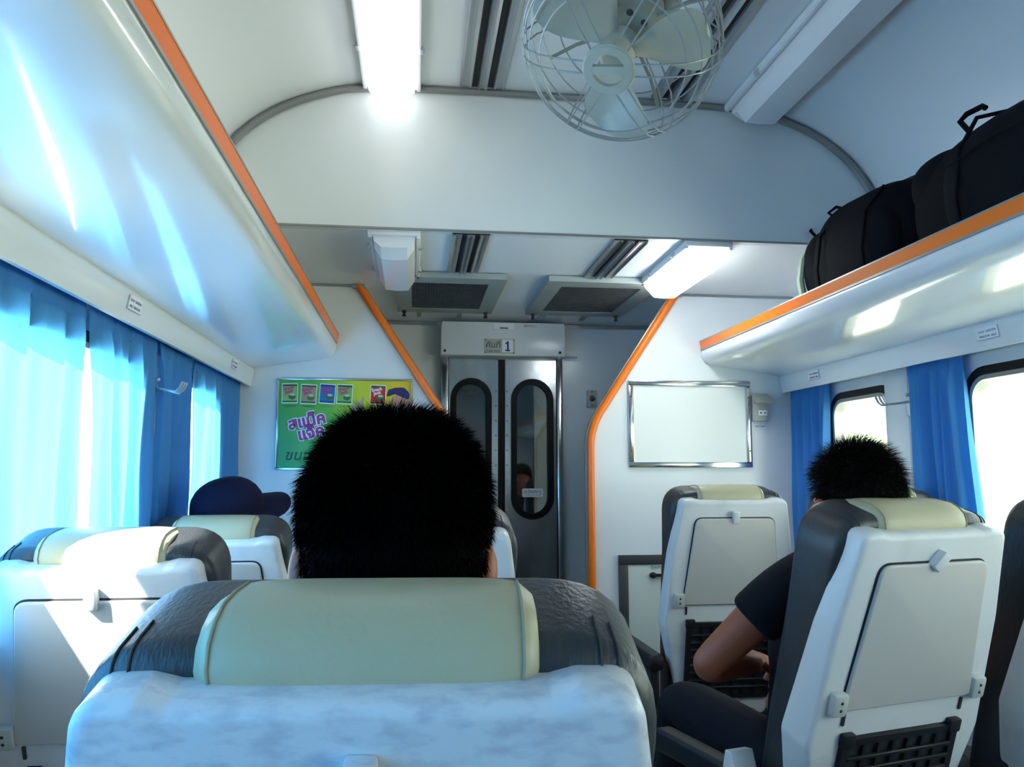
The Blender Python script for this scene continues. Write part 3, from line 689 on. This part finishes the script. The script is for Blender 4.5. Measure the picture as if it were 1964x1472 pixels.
    for i in range(nx + 1):
        u = i / nx * 2 - 1
        f = max(0, 1 - abs(u) ** 7); e_ = .55 + .45 * f
        row = []
        for j, (y, z) in enumerate(prof_):
            hwid = .120 - (.006 * max(0, 1 - (z - .735) / .045) if j < 4 else 0)
            cy_, cz_ = .045, .735
            k = .86 + .14 * (max(0, 1 - abs(u) ** 6)) ** .5
            row.append((u * hwid, cy_ + (y - cy_) * k, cz_ + (z - cz_) * (k if z > cz_ else 1)))
        row += [(u * .114, .098, .54), (u * .114, .098, .72), (u * .114, .012, .747), (u * .114, .006, .735)]
        secs.append(row)
    n_ = len(secs[0]); vs = sum(secs, []); fs = []
    for i in range(nx):
        for j in range(n_): fs.append((i * n_ + j, i * n_ + (j + 1) % n_, (i + 1) * n_ + (j + 1) % n_, (i + 1) * n_ + j))
    fs += [tuple(range(n_)), tuple(range(nx * n_, (nx + 1) * n_))]
    hc = mb.add(vs, fs, BM).build('headrest_cover', 'beige_leather', t, sharp=60)
    for s_ in (-1, 1):
        u = s_ * .905; i = round((u + 1) / 2 * nx); pts = [BM @ (Vector(secs[i][j]) + Vector((0, -.0008 if j < 5 else 0, .0008 if j > 3 else 0))) for j in range(0, 10)]
        MB().tube(pts, .0012, 5).build('seam', 'stitch_beige', hc)
    # lower parts
    MB().box((-.222, -.02, .335), (.222, .47, .465), r=.04, seg=4).build('seat_cushion', 'leather', t, sharp=60)
    MB().box((-.215, -.04, .27), (.215, .44, .34), r=.012).build('seat_pan', 'black_plastic', t)
    MB().box((-.13, .03, .012), (.13, .33, .275), r=.01).box((-.17, -.02, 0), (.17, .38, .014)).build('pedestal', 'metal_dark', t)
    for s_ in arms:
        ar = MB().slab(round_poly([(-.09, .595, .02), (.36, .585, .03), (.375, .61, .02), (.36, .640, .03), (-.09, .650, .02)], 4), s_ * .250 - .025, s_ * .250 + .025, r=.010, M=Matrix(((0, 1, 0, 0), (1, 0, 0, 0), (0, 0, 1, 0), (0, 0, 0, 1)))).build('armrest', 'black_plastic', t)
        MB().box((s_ * .250 - .016, -.06, .28), (s_ * .250 + .016, .03, .60), r=.008).build('armrest_bracket', 'black_plastic', ar)
        if caps: MB().slab([(-.105, .56), (-.055, .54), (-.045, .600), (-.062, .668), (-.085, .672), (-.100, .63)], s_ * .250 - .030, s_ * .250 + .030, r=.006, M=Matrix.Translation((0, .12, .012)) @ Matrix(((0, 1, 0, 0), (1, 0, 0, 0), (0, 0, 1, 0), (0, 0, 0, 1)))).build('armrest_cap', 'shell_plastic', ar)
    MB().tube([(-.19, .42, .10), (.19, .42, .10)], .012, 8).build('foot_bar', 'metal_dark', t)
    return t
SEATS = [
 ('worn white backed seat with beige headrest nearest in the middle', (-.539, .81, 0), -4, 17, True, 0, (-1, 1), -.022),
 ('white backed seat hidden behind the nearest black haired head', (-.53, 1.76, 0), 0, 15, False, 0),
 ('sunlit white backed seat beside the left curtains, second row', (-1.106, 1.87, 0), -2, 20, False, 0, (1,), -.036),
 ('seat under the navy cap in the far left corner', (-1.114, 2.73, 0), 0, 22, False, 0, (1,), -.050),
 ('aisle seat with tilted tray latch behind the man in the black shirt', (.435, 1.72, 0), 14, 17.5, False, 40, (-1, 1), .012, True),
 ('seat cut off by the right edge of the picture', (1.035, 1.83, 0), 12, 15, False, 0, (1,), .004),
 ('far right aisle seat standing below the blank notice board', (.565, 2.80, 0), 0, 12, False, 0, (-1, 1), .010),
 ('far right window seat mostly hidden behind the spiky haired man', (1.055, 2.68, 0), 0, 12, False, 0, (1,), .010),
]
for s_ in SEATS: make_seat(*s_)

# ---------------------------------------------------------------- curtains
def curtain(label, sx, y0, y1, zt, zb, folds, amp, tie=None, seed=0, lean=0, hem=None):
    rnd = random.Random(seed); ny = max(24, int(folds * 10)); nz = 26; vs = []; fs = []
    ph = [rnd.uniform(0, 6.28) for _ in range(4)]
    for k in range(nz + 1):
        t = k / nz; z = zt + (zb - zt) * t
        for i in range(ny + 1):
            u = i / ny
            a, b = y0, y1
            if hem: a = y0 + (hem[0] - y0) * t ** hem[2]; b = y1 + (hem[1] - y1) * t ** hem[2]
            y = a + (b - a) * u + lean * t
            x = amp * (math.sin(u * folds * 2 * math.pi + ph[0] + .5 * math.sin(t * 2 + ph[1])) * (.6 + .4 * t) + .45 * math.sin(u * folds * 3.3 * math.pi + ph[2] + t * 1.3))
            if t < .10: x += amp * .7 * math.sin(u * folds * 6 * math.pi + ph[3]) * (1 - t / .10)
            x += .004 * math.sin(9 * t + u * 11 + ph[1]); x *= min(1, .25 + t * 6)
            y += .006 * math.sin(u * folds * 2 * math.pi + 1.1 + ph[3])
            vs.append((sx * ((1.320 if sx < 0 else 1.312) - x * .8), y, z))
    for k in range(nz):
        for i in range(ny): fs.append((k * (ny + 1) + i, k * (ny + 1) + i + 1, (k + 1) * (ny + 1) + i + 1, (k + 1) * (ny + 1) + i))
    t = thing('curtain', label, 'curtain', (0, 0, 0))
    MB().add(vs, fs).build('curtain_cloth', 'curtain_blue', t, sharp=180)
    band = [(v[0] - sx * .003, v[1], v[2]) for v in vs[:2 * (ny + 1)]]
    mb = MB(); kk = len(band); hb = [(x, y, z - (.0 if i <= ny else .02)) for i, (x, y, z) in enumerate(band)]
    mb.add(hb, [(i, i + 1, ny + 2 + i, ny + 1 + i) for i in range(ny)]).build('heading_tape', 'curtain_blue', t, sharp=180)
    for q in range(int(folds) + 2):
        yq = y0 + (y1 - y0) * (q + .5) / (int(folds) + 2); MB().tube([(sx * 1.312, yq, zt + .004 - .012), (sx * 1.320, yq, zt + .018)], .003, 5).build('curtain_hook', 'hook_metal', t)
    return t
curtain('blue curtain on the left window nearest the middle seat', -1, -.20, 1.20, 1.695, .70, 9, .018, seed=2)
curtain('blue curtain on the rearmost left window', -1, -1.70, -.40, 1.695, .70, 9, .018, seed=4)
curtain('sunlit blue curtain at the left picture edge', -1, 1.50, 1.965, 1.695, .88, 3.1, .016, seed=3, hem=(1.50, 1.985, 1.6))
curtain('sunlit blue curtain right of the bright gap on the left', -1, 1.985, 2.495, 1.695, .88, 4.0, .018, seed=5, hem=(2.12, 2.495, .6))
curtain('shaded blue curtain on the pillar behind the left coat hook', -1, 2.515, 2.88, 1.695, .88, 3.5, .024, seed=8)
curtain('narrow sunlit blue curtain in the far left corner', -1, 2.91, 3.63, 1.695, .88, 5, .016, seed=11)
curtain('gathered blue curtain right of the far right notice board', 1, 3.29, 3.63, 1.695, .70, 6.5, .030, seed=14, hem=(3.33, 3.63, 1))
curtain('bunched blue curtain between the two right windows', 1, 2.42, 2.70, 1.695, .70, 5.0, .036, seed=17, hem=(2.37, 2.66, 1))

# ---------------------------------------------------------------- coat hooks
def coat_hook(label, sx, y, z, L=.105):
    t = thing('coat_hook', label, 'hook', (sx * (HW - .022), y, z))
    MB().box((min(0, -sx * .006), -.02, -.045), (max(0, -sx * .006), .02, .045), r=.002).build('hook_plate', 'hook_metal', t)
    for q in (-.022, 0, .022):
        o = -sx
        MB().tube([(o * .004, q * .5, .012), (o * .03, q, .005), (o * L, q, -.004), (o * (L + .012), q, .006), (o * (L + .022), q, .028)], .0042, 7).build('hook_prong', 'hook_metal', t)
    MB().ell((-sx * .012, 0, .035), (.009, .008, .008), 12, 8).build('hook_knob', 'hook_metal', t)
    return t
coat_hook('metal coat hook on the pillar between the right windows', 1, 2.735, 1.535)
coat_hook('metal coat hook in front of the dark curtains on the left', -1, 2.505, 1.528, .072)

# ---------------------------------------------------------------- backpacks on the rack
def bag_blob(c, r, e, seed, amp):
    rnd = random.Random(seed); P = [(Vector((rnd.uniform(-9, 9), rnd.uniform(-9, 9), rnd.uniform(-9, 9))), rnd.uniform(0, 6)) for _ in range(7)]
    def fn(v):
        d = sum(math.sin(k.dot(v) * 2.4 + p) for k, p in P) / 7
        g = v * (1 + amp * d)
        if g.z < -r[2] * .72: g.z = -r[2] * .72
        return g
    return MB().ell(c, r, 40, 24, e, fn=fn)
b1 = thing('backpack', 'larger black backpack lying nearest on the right luggage rack', 'backpack', (1.09, 1.765, 1.874))
bag_blob((0, 0, .160), (.195, .40, .190), .74, 4, .05).build('bag_body', 'bag_fabric', b1, sharp=180)
bag_blob((-.135, -.08, .150), (.085, .25, .15), .7, 9, .04).build('front_pocket', 'bag_panel', b1, sharp=180)
bag_blob((-.06, .25, .24), (.11, .12, .09), .8, 12, .05).build('top_lid', 'bag_fabric', b1, sharp=180)
MB().tube([(-.10, .14, .34), (-.11, .165, .385), (-.10, .15, .400), (-.09, .10, .40), (-.09, .09, .39)], .008, 7).build('grab_loop', 'bag_strap', b1)
for q in (-.22, .05): MB().tube([(-.215, q, .02), (-.225, q, .12), (-.205, q, .25), (-.15, q, .34), (-.03, q, .372)], .006, 6).build('compression_strap', 'bag_strap', b1)
MB().box((-.232, -.24, .14), (-.218, -.20, .18), r=.003).build('buckle', 'bag_strap', b1)
MB().tube([(-.222, -.25, .215), (-.228, -.08, .225), (-.222, .10, .21)], .003, 5).build('zip', 'bag_strap', b1)
b2 = thing('backpack', 'smaller black backpack with pale green stripe at far end of right rack', 'backpack', (1.08, 2.46, 1.874))
bag_blob((0, 0, .165), (.175, .31, .205), .74, 21, .05).build('bag_body', 'bag_fabric', b2, sharp=180)
bag_blob((-.115, -.07, .140), (.08, .20, .13), .7, 25, .04).build('front_pocket', 'bag_panel', b2, sharp=180)
bag_blob((-.02, .25, .17), (.13, .09, .155), .75, 28, .03).build('end_pocket', 'bag_panel', b2, sharp=180)
MB().tube([(-.148, .30, .06), (-.158, .30, .13), (-.146, .30, .21), (-.10, .30, .285)], .014, 8).build('reflective_stripe', 'bag_stripe', b2)
MB().tube([(-.05, .22, .355), (-.06, .25, .385), (-.05, .21, .395), (-.05, .17, .375)], .006, 6).build('grab_loop', 'bag_strap', b2)
MB().tube([(-.08, .29, .29), (-.11, .30, .33), (-.10, .31, .335)], .006, 6).build('zip_pull', 'bag_strap', b2)
MB().tube([(-.02, -.28, .345), (-.02, -.05, .368), (-.02, .12, .365)], .006, 6).build('piping', 'maroon', b2)
for q in (-.18, .10): MB().tube([(-.19, q, .03), (-.198, q, .12), (-.18, q, .24), (-.11, q, .33)], .005, 6).build('compression_strap', 'bag_strap', b2)

# ---------------------------------------------------------------- people
def skin_mesh(chains, sub=2):
    """connected skeleton -> evaluated skin mesh. chains: list of [(co, radius), ...]; first chain starts at the pelvis; equal points join"""
    bm = bmesh.new(); key = {}; rad = []
    me = bpy.data.meshes.new('sk'); vs = []; es = []
    for ch in chains:
        prev = None
        for co, r_ in ch:
            k = tuple(round(c, 4) for c in co)
            if k not in key: key[k] = len(vs); vs.append(co); rad.append(r_)
            if prev is not None and prev != key[k]: es.append((prev, key[k]))
            prev = key[k]
    me.from_pydata(vs, es, []); o = bpy.data.objects.new('sk', me); col.objects.link(o)
    md = o.modifiers.new('s', 'SKIN'); md.use_smooth_shade = True
    if not me.skin_vertices: me.skin_vertices.new()
    for i, r_ in enumerate(rad): me.skin_vertices[0].data[i].radius = (r_, r_) if not isinstance(r_, tuple) else r_
    me.skin_vertices[0].data[0].use_root = True
    ms = o.modifiers.new('u', 'SUBSURF'); ms.levels = sub; ms.render_levels = sub
    bpy.context.view_layer.update()
    out = bpy.data.meshes.new_from_object(o.evaluated_get(bpy.context.evaluated_depsgraph_get()))
    bpy.data.objects.remove(o); bm.free(); bpy.data.meshes.remove(me); return out
def remeshed(mb, name, m_, parent, voxel):
    """one continuous surface out of overlapping pieces; crumbs of the remesher are dropped"""
    me = bpy.data.meshes.new(name); mb.bm.to_mesh(me); mb.bm.free()
    o = bpy.data.objects.new(name, me); col.objects.link(o)
    md = o.modifiers.new('r', 'REMESH'); md.mode = 'VOXEL'; md.voxel_size = voxel; md.use_smooth_shade = True
    ms = o.modifiers.new('sm', 'SMOOTH'); ms.factor = .5; ms.iterations = 3
    bpy.context.view_layer.update()
    out = bpy.data.meshes.new_from_object(o.evaluated_get(bpy.context.evaluated_depsgraph_get())); bpy.data.objects.remove(o); bpy.data.meshes.remove(me)
    b2_ = bmesh.new(); b2_.from_mesh(out); seen = set(); best = []
    for v0 in b2_.verts:
        if v0 in seen: continue
        isl = [v0]; seen.add(v0)
        for v in isl:
            for e in v.link_edges:
                q = e.other_vert(v)
                if q not in seen: seen.add(q); isl.append(q)
        if len(isl) > len(best): best = isl
    keep = set(best); bmesh.ops.delete(b2_, geom=[v for v in b2_.verts if v not in keep], context='VERTS'); b2_.to_mesh(out); b2_.free()
    out.name = name; out.materials.clear(); out.materials.append(MATS[m_])
    ob = bpy.data.objects.new(name, out); col.objects.link(ob); ob.parent = parent; return ob
def head_into(mb, HM):
    """head facing +Y in its own space, eye line at z=0, crown at +.118, chin at -.115"""
    def fn(v):
        x, y, z = v
        if z < 0:
            k = -z / .118; x *= 1 - .30 * k * k; 
            if y < 0: y *= 1 - .42 * k
            else: y *= 1 + .02 * k
        return Vector((x, y, z))
    mb.ell((0, 0, 0), (.076, .096, .118), 28, 18, fn=fn, M=HM)
    mb.ell((0, .098, -.028), (.014, .018, .022), 12, 8, M=HM).ell((0, .094, -.008), (.008, .012, .022), 10, 8, M=HM)     # nose
    for s_ in (-1, 1):
        mb.ell((s_ * .094, -.008, -.024), (.014, .020, .033), 14, 10, M=HM @ Matrix.Rotation(R(-8), 4, 'X'))             # ears
        mb.ell((s_ * .080, .002, -.02), (.020, .016, .026), 10, 8, M=HM)
        mb.ell((s_ * .032, .078, .018), (.026, .012, .007), 10, 8, M=HM)                                                 # brows
    mb.ell((0, .084, -.062), (.026, .012, .008), 12, 8, M=HM).ell((0, .078, -.098), (.020, .016, .014), 12, 8, M=HM)     # mouth, chin
def face_parts(HM, parent):
    for s_ in (-1, 1): MB().ell((s_ * .032, .083, .0), (.013, .010, .010), 12, 8, M=HM).build('eye', 'eye_white', parent); 
    for s_ in (-1, 1): MB().ell((s_ * .032, .092, .0), (.0055, .003, .0055), 10, 6, M=HM).build('iris', 'ink', parent)
    MB().ell((0, .0935, -.062), (.022, .005, .006), 12, 6, M=HM).build('lips', 'lip', parent)
def hair(HM, parent, m_, n, ln, thick, seed, front=.05, low=-.055, spiky=0, cap=(.083, .103, .127), box=1.0, th=.0007):
    """hair cap plus thousands of short strands, one mesh"""
    rnd = random.Random(seed); mb = MB(); C = Vector((0, -.004, .004)); 
    g_ = lambda q: math.copysign(abs(q) ** box, q)
    def on(t, p): return Vector((cap[0] * g_(math.cos(p)) * g_(math.cos(t)), cap[1] * g_(math.cos(p)) * g_(math.sin(t)), cap[2] * g_(math.sin(p))))
    def zmin(t):                                    # hairline: low at the nape, above the ears at the sides, forehead at the front
        s_ = math.sin(t); return low if s_ < -.48 else (-.020 if s_ < -.3 else (.004 if s_ < .35 else front))
    def fn(v):
        t = math.atan2(v.y, v.x); zm = zmin(t)
        if v.z < zm:
            k = .93 if v.z < zm - .02 else .97
            return Vector((v.x * k * .93, v.y * k * .93, max(v.z, zm - .015)))
        q = 1.0
        if v.z < .07 and math.sin(t) < .4: q = 1 + thick * .5
        return Vector((v.x * q, v.y * q, v.z))
    mb.ell(C, cap, 36, 24, box, fn=fn, M=HM)
    vs = []; fs = []
    for i in range(n):
        while True:
            t = rnd.uniform(0, 2 * math.pi); p = math.asin(rnd.uniform(-.75, 1))
            v = on(t, p)
            if v.z > zmin(t): break
        nrm = Vector((v.x / cap[0] ** 2, v.y / cap[1] ** 2, v.z / cap[2] ** 2)).normalized()
        tang = Vector((0, -.3 if v.y < .02 else .8, -1)); tang = (tang - nrm * tang.dot(nrm)); 
        up_ = max(0, v.z / cap[2])
        if tang.length > 1e-3: tang.normalize()
        tang = (tang + (Vector((.5, -.4, .1)) if up_ > .6 else Vector((0, 0, 0)))).normalized() if tang.length > 1e-3 else tang
        d = (nrm * (.50 + .45 * up_ * (1 + spiky)) + tang * rnd.uniform(.3, .9) * (1 - .5 * up_) + Vector((rnd.gauss(0, .28), rnd.gauss(0, .28), rnd.gauss(0, .22))) * (1 + spiky)).normalized()
        L = ln * rnd.uniform(.55, 1.15) * (.65 + .7 * up_) * (.75 if v.z < .01 else 1)
        side = d.cross(Vector((rnd.uniform(-1, 1), rnd.uniform(-1, 1), rnd.uniform(-1, 1)))).normalized() * th
        b0 = C + v * (.985 + (thick * .5 if (v.z < .07 and math.sin(t) < .4) else 0)); mid = b0 + d * L * .55; tip = mid + (d + tang * .55).normalized() * L * .5
        k = len(vs); vs += [b0 - side, b0 + side, mid + side * .8, mid - side * .8, tip]; fs += [(k, k + 1, k + 2, k + 3), (k + 3, k + 2, k + 4)]
    mb.add(vs, fs, HM)
    return mb.build('hair', m_, parent, sharp=180)
def hand_into(mb, W, D, U, size=1.0, curl=35):
    """hand at wrist W pointing along D, back of the hand towards U; palm, four bent fingers and a thumb"""
    D = Vector(D).normalized(); U = Vector(U); U = (U - D * U.dot(D)).normalized(); S = D.cross(U); W = Vector(W)
    HM = Matrix(((S.x, D.x, U.x, W.x), (S.y, D.y, U.y, W.y), (S.z, D.z, U.z, W.z), (0, 0, 0, 1)))
    mb.ell((0, .045 * size, 0), (.040 * size, .052 * size, .016 * size), 16, 10, .85, M=HM)
    for i, (x, L) in enumerate(((-.030, .064), (-.010, .076), (.010, .072), (.029, .056))):
        a = 0; p = Vector((x, .080, .0)) * size; pts = [Vector((x * .9, .05, 0)) * size, p]; rr = [.0095 * size, .0092 * size]
        for k, f in enumerate((.45, .32, .25)):
            a += R(curl * (.7 if k == 0 else 1)); p = p + Vector((0, math.cos(a), -math.sin(a))) * L * f * size; pts.append(p); rr.append((.0098 - .0008 * k) * size)
        mb.tube(pts, .009, 8, M=HM, rr=rr); mb.ell(pts[-1], (rr[-1],) * 3, 8, 6, M=HM)
    pts = [Vector((-.022, .020, -.004)) * size, Vector((-.048, .046, -.014)) * size, Vector((-.052, .074, -.026)) * size, Vector((-.044, .094, -.034)) * size]
    mb.tube(pts, .01, 8, M=HM, rr=[.012 * size, .0105 * size, .0095 * size, .008 * size]); mb.ell(pts[-1], (.008 * size,) * 3, 8, 6, M=HM)

def person(label, hip, head_c, head_rot, sh, elbows, wrists, knees, feet, hands, shirt, trousers, voxel=.006):
    """seated figure in world coordinates; hip, sh ... are points, pairs are (left, right)"""
    t = thing('person', label, 'person', (0, 0, 0))
    V = Vector; hip = V(hip); hc = V(head_c); HM = Matrix.Translation(hc) @ Matrix.Rotation(R(head_rot[2]), 4, 'Z') @ Matrix.Rotation(R(head_rot[0]), 4, 'X') @ Matrix.Rotation(R(head_rot[1]), 4, 'Y')
    shl, shr = V(sh[0]), V(sh[1]); chest = (shl + shr) / 2 + V((0, .005, -.04)); neck = chest + V((0, .0, .085)); skull = HM @ V((0, -.03, -.07))
    waist = hip.lerp(chest, .45)
    dx = (shr - shl).normalized(); hl, hr = hip - dx * .09, hip + dx * .09
    def chains(g, arms=1.0, legs=True, neckup=True, gc=0):
        C = [[(hip, .125 + g + gc), (waist, .125 + g + gc), (chest, .135 + g)]]
        if neckup: C[0] += [(neck, .062 + g * .3), (skull, .056)]
        for s_, e_, w_ in ((shl, elbows[0], wrists[0]), (shr, elbows[1], wrists[1])):
            e_, w_ = V(e_), V(w_); inner = chest.lerp(s_, .6) + V((0, 0, .03))
            ch = [(chest, .135 + g), (inner, .075 + g), (s_, .056 + g)]
            if arms >= 1: ch += [(s_.lerp(e_, .5), .047), (e_, .039), (e_.lerp(w_, .35), .041), (w_, .027)]
            else: ch += [(s_.lerp(e_, .35), .054 + g), (s_.lerp(e_, arms), .055 + g)]
            C.append(ch)
        if legs:
            for h_, k_, f_ in ((hl, knees[0], feet[0]), (hr, knees[1], feet[1])):
                k_, f_ = V(k_), V(f_); C.append([(hip, .125 + g + gc), (h_ + (k_ - h_) * .12, .092 + g + gc), (h_.lerp(k_, .55), .076 + g), (k_, .058 + g), (k_.lerp(f_, .35), .054 + g), (f_, .038 + g)])
        return C
    mb = MB(); me = skin_mesh(chains(0, gc=-.03)); mb.bm.from_mesh(me); bpy.data.meshes.remove(me)
    head_into(mb, HM)
    for i in (0, 1): hand_into(mb, wrists[i], hands[i][0], hands[i][1])
    for i, f_ in enumerate(feet): mb.ell(V(f_) + V((0, .07, -.035)), (.042, .12, .035), 14, 8)
    body = remeshed(mb, 'body', 'skin', t, voxel)
    face_parts(HM, t)
    mb = MB(); Cs = chains(.014, .40, False, False); Cs[0] = [(hip + V((0, .0, -.04)), .155), (hip + V((0, 0, .03)), .152)] + Cs[0][1:]; me = skin_mesh(Cs); mb.bm.from_mesh(me); bpy.data.meshes.remove(me)
    mb.ell(neck + V((0, 0, -.03)), (.085, .08, .035), 18, 10); remeshed(mb, 'shirt', shirt, t, .008)
    C = chains(.016, .5, True, False); mb = MB(); me = skin_mesh([[C[0][0], C[0][1][:0] or (hip + V((0, .01, .05)), .128)]] + C[-2:]); mb.bm.from_mesh(me); bpy.data.meshes.remove(me)
    remeshed(mb, 'trousers', trousers, t, .008)
    for i, f_ in enumerate(feet): MB().ell(V(f_) + V((0, .07, -.034)), (.050, .135, .045), 16, 10, .85).build('shoe', 'black_plastic', t)
    return t, HM

# the man straight ahead
t, HM = person('black haired passenger seen from behind in the nearest seat', (-.545, .95, .565), (-.545, .845, 1.200), (0, 0, 2), ((-.75, .86, 1.00), (-.37, .86, 1.00)),
    ((-.80, 1.02, .76), (-.32, 1.02, .76)), ((-.70, 1.22, .68), (-.42, 1.22, .68)), ((-.66, 1.36, .56), (-.46, 1.36, .56)), ((-.66, 1.40, .09), (-.46, 1.40, .09)),
    (((.4, 1, -.2), (-.2, 0, 1)), ((-.4, 1, -.2), (.2, 0, 1))), 'grey_shirt', 'dark_jeans')
hair(HM, t, 'hair', 38000, .021, .06, 1, spiky=-.30, th=.00042, cap=(.092, .108, .132), low=-.08, box=.80)
# the man on the right with his elbow in the aisle
t, HM = person('spiky haired man in a black shirt with his elbow over the aisle', (.45, 1.85, .565), (.458, 1.675, 1.205), (4, 5, 6), ((.300, 1.715, 1.010), (.615, 1.80, 1.010)),
    ((.130, 1.770, .838), (.70, 1.93, .76)), ((.335, 1.935, .812), (.55, 2.09, .69)), ((.230, 2.24, .640), (.60, 2.28, .57)), ((.25, 2.36, .11), (.60, 2.36, .09)),
    (((.75, .45, -.35), (-.3, -.5, .8)), ((-.5, .8, -.2), (.2, .1, 1))), 'black_tee', 'dark_jeans', .0045)
hair(HM, t, 'hair_brown', 15000, .036, .03, 2, spiky=.5, th=.0005, cap=(.086, .106, .126), low=-.07)
# the man with the cap
t, HM = person('passenger in a navy cap in the far left corner seat', (-1.10, 2.86, .53), (-1.122, 2.665, 1.138), (14, 22, -58), ((-1.20, 2.76, .93), (-.93, 2.80, .93)),
    ((-1.20, 2.90, .70), (-.88, 2.94, .70)), ((-1.14, 3.08, .64), (-.95, 3.12, .64)), ((-1.18, 3.26, .53), (-1.0, 3.28, .53)), ((-1.18, 3.32, .09), (-1.0, 3.32, .09)),
    (((.4, 1, -.2), (-.2, 0, 1)), ((-.4, 1, -.2), (.2, 0, 1))), 'grey_shirt', 'dark_jeans')
hair(HM, t, 'hair', 2500, .010, .02, 3, cap=(.080, .100, .121), low=-.06)
def dome(v):
    if v.z < 0: v.z *= .45
    return v
cp = MB().ell((0, -.004, .030), (.094, .116, .100), 28, 16, .9, M=HM, fn=dome).build('cap', 'navy_cap', t, sharp=60)
bo = []
for i in range(13):
    a = R(15 + 150 * i / 12); bo.append((.092 * math.cos(a), .080 + .125 * math.sin(a) ** .7))
vs = []; nb_ = len(bo)
for lv, dz in ((0, 0), (1, -.004)):
    for x, y in bo: vs.append((x, y, .030 + dz - 3.2 * x * x - .10 * (y - .09)))
    for i in range(nb_): a = R(15 + 150 * i / 12); x, y = .084 * math.cos(a), .100 * math.sin(a) - .004; vs.append((x, y, .034 + dz - 1.0 * x * x))
fs = []; N2 = 2 * nb_
for i in range(nb_ - 1):
    fs += [(i, i + 1, nb_ + i + 1, nb_ + i), (N2 + i + 1, N2 + i, N2 + nb_ + i, N2 + nb_ + i + 1), (i, N2 + i, N2 + i + 1, i + 1)]
MB().add(vs, fs, HM).build('cap_bill', 'navy_cap', cp, sharp=60)
MB().ell((0, -.004, .130), (.008, .008, .004), 10, 6, M=HM).build('cap_button', 'navy_cap', cp)

# ---------------------------------------------------------------- outside
struct(MB().box((-80, -60, -1.3), (80, 80, -1.2)), 'ground', 'ground')
def tree(label, x, y, h, rw, seed):
    rnd = random.Random(seed); t = thing('tree', label, 'tree', (x, y, -1.2))
    MB().tube([(0, 0, 0), (.05, .02, h * .35), (-.03, .05, h * .7)], .15, 8, rr=[.17, .12, .06]).build('trunk', 'bark', t)
    mb = MB(); vs = []; fs = []
    cl = [(Vector((rnd.gauss(0, rw * .5), rnd.gauss(0, rw * .5), h * rnd.uniform(.25, .95))), rnd.uniform(.35, .7) * rw * .6) for _ in range(22)]
    for i in range(4200):
        c, r_ = cl[rnd.randrange(len(cl))]; d = Vector((rnd.gauss(0, 1), rnd.gauss(0, 1), rnd.gauss(0, 1))).normalized()
        p = c + d * r_ * rnd.uniform(.6, 1); a = Vector((rnd.gauss(0, 1), rnd.gauss(0, 1), rnd.gauss(0, 1))).normalized() * .085; b = a.orthogonal().normalized() * .05
        k = len(vs); vs += [p - a, p + b, p + a, p - b]; fs.append((k, k + 1, k + 2, k + 3))
    mb.add(vs, fs).build('foliage', 'leaf', t, kind='stuff', flat=True)
tree('pale leafy tree outside the narrow far right window', 5.4, 9.2, 5.2, 2.0, 1)
tree('pale overexposed tree outside the big right window', 12.5, 7.0, 4.8, 1.8, 2)
tree('bushy tree farther back outside the right windows', 10.5, 16.5, 6.0, 2.6, 3)
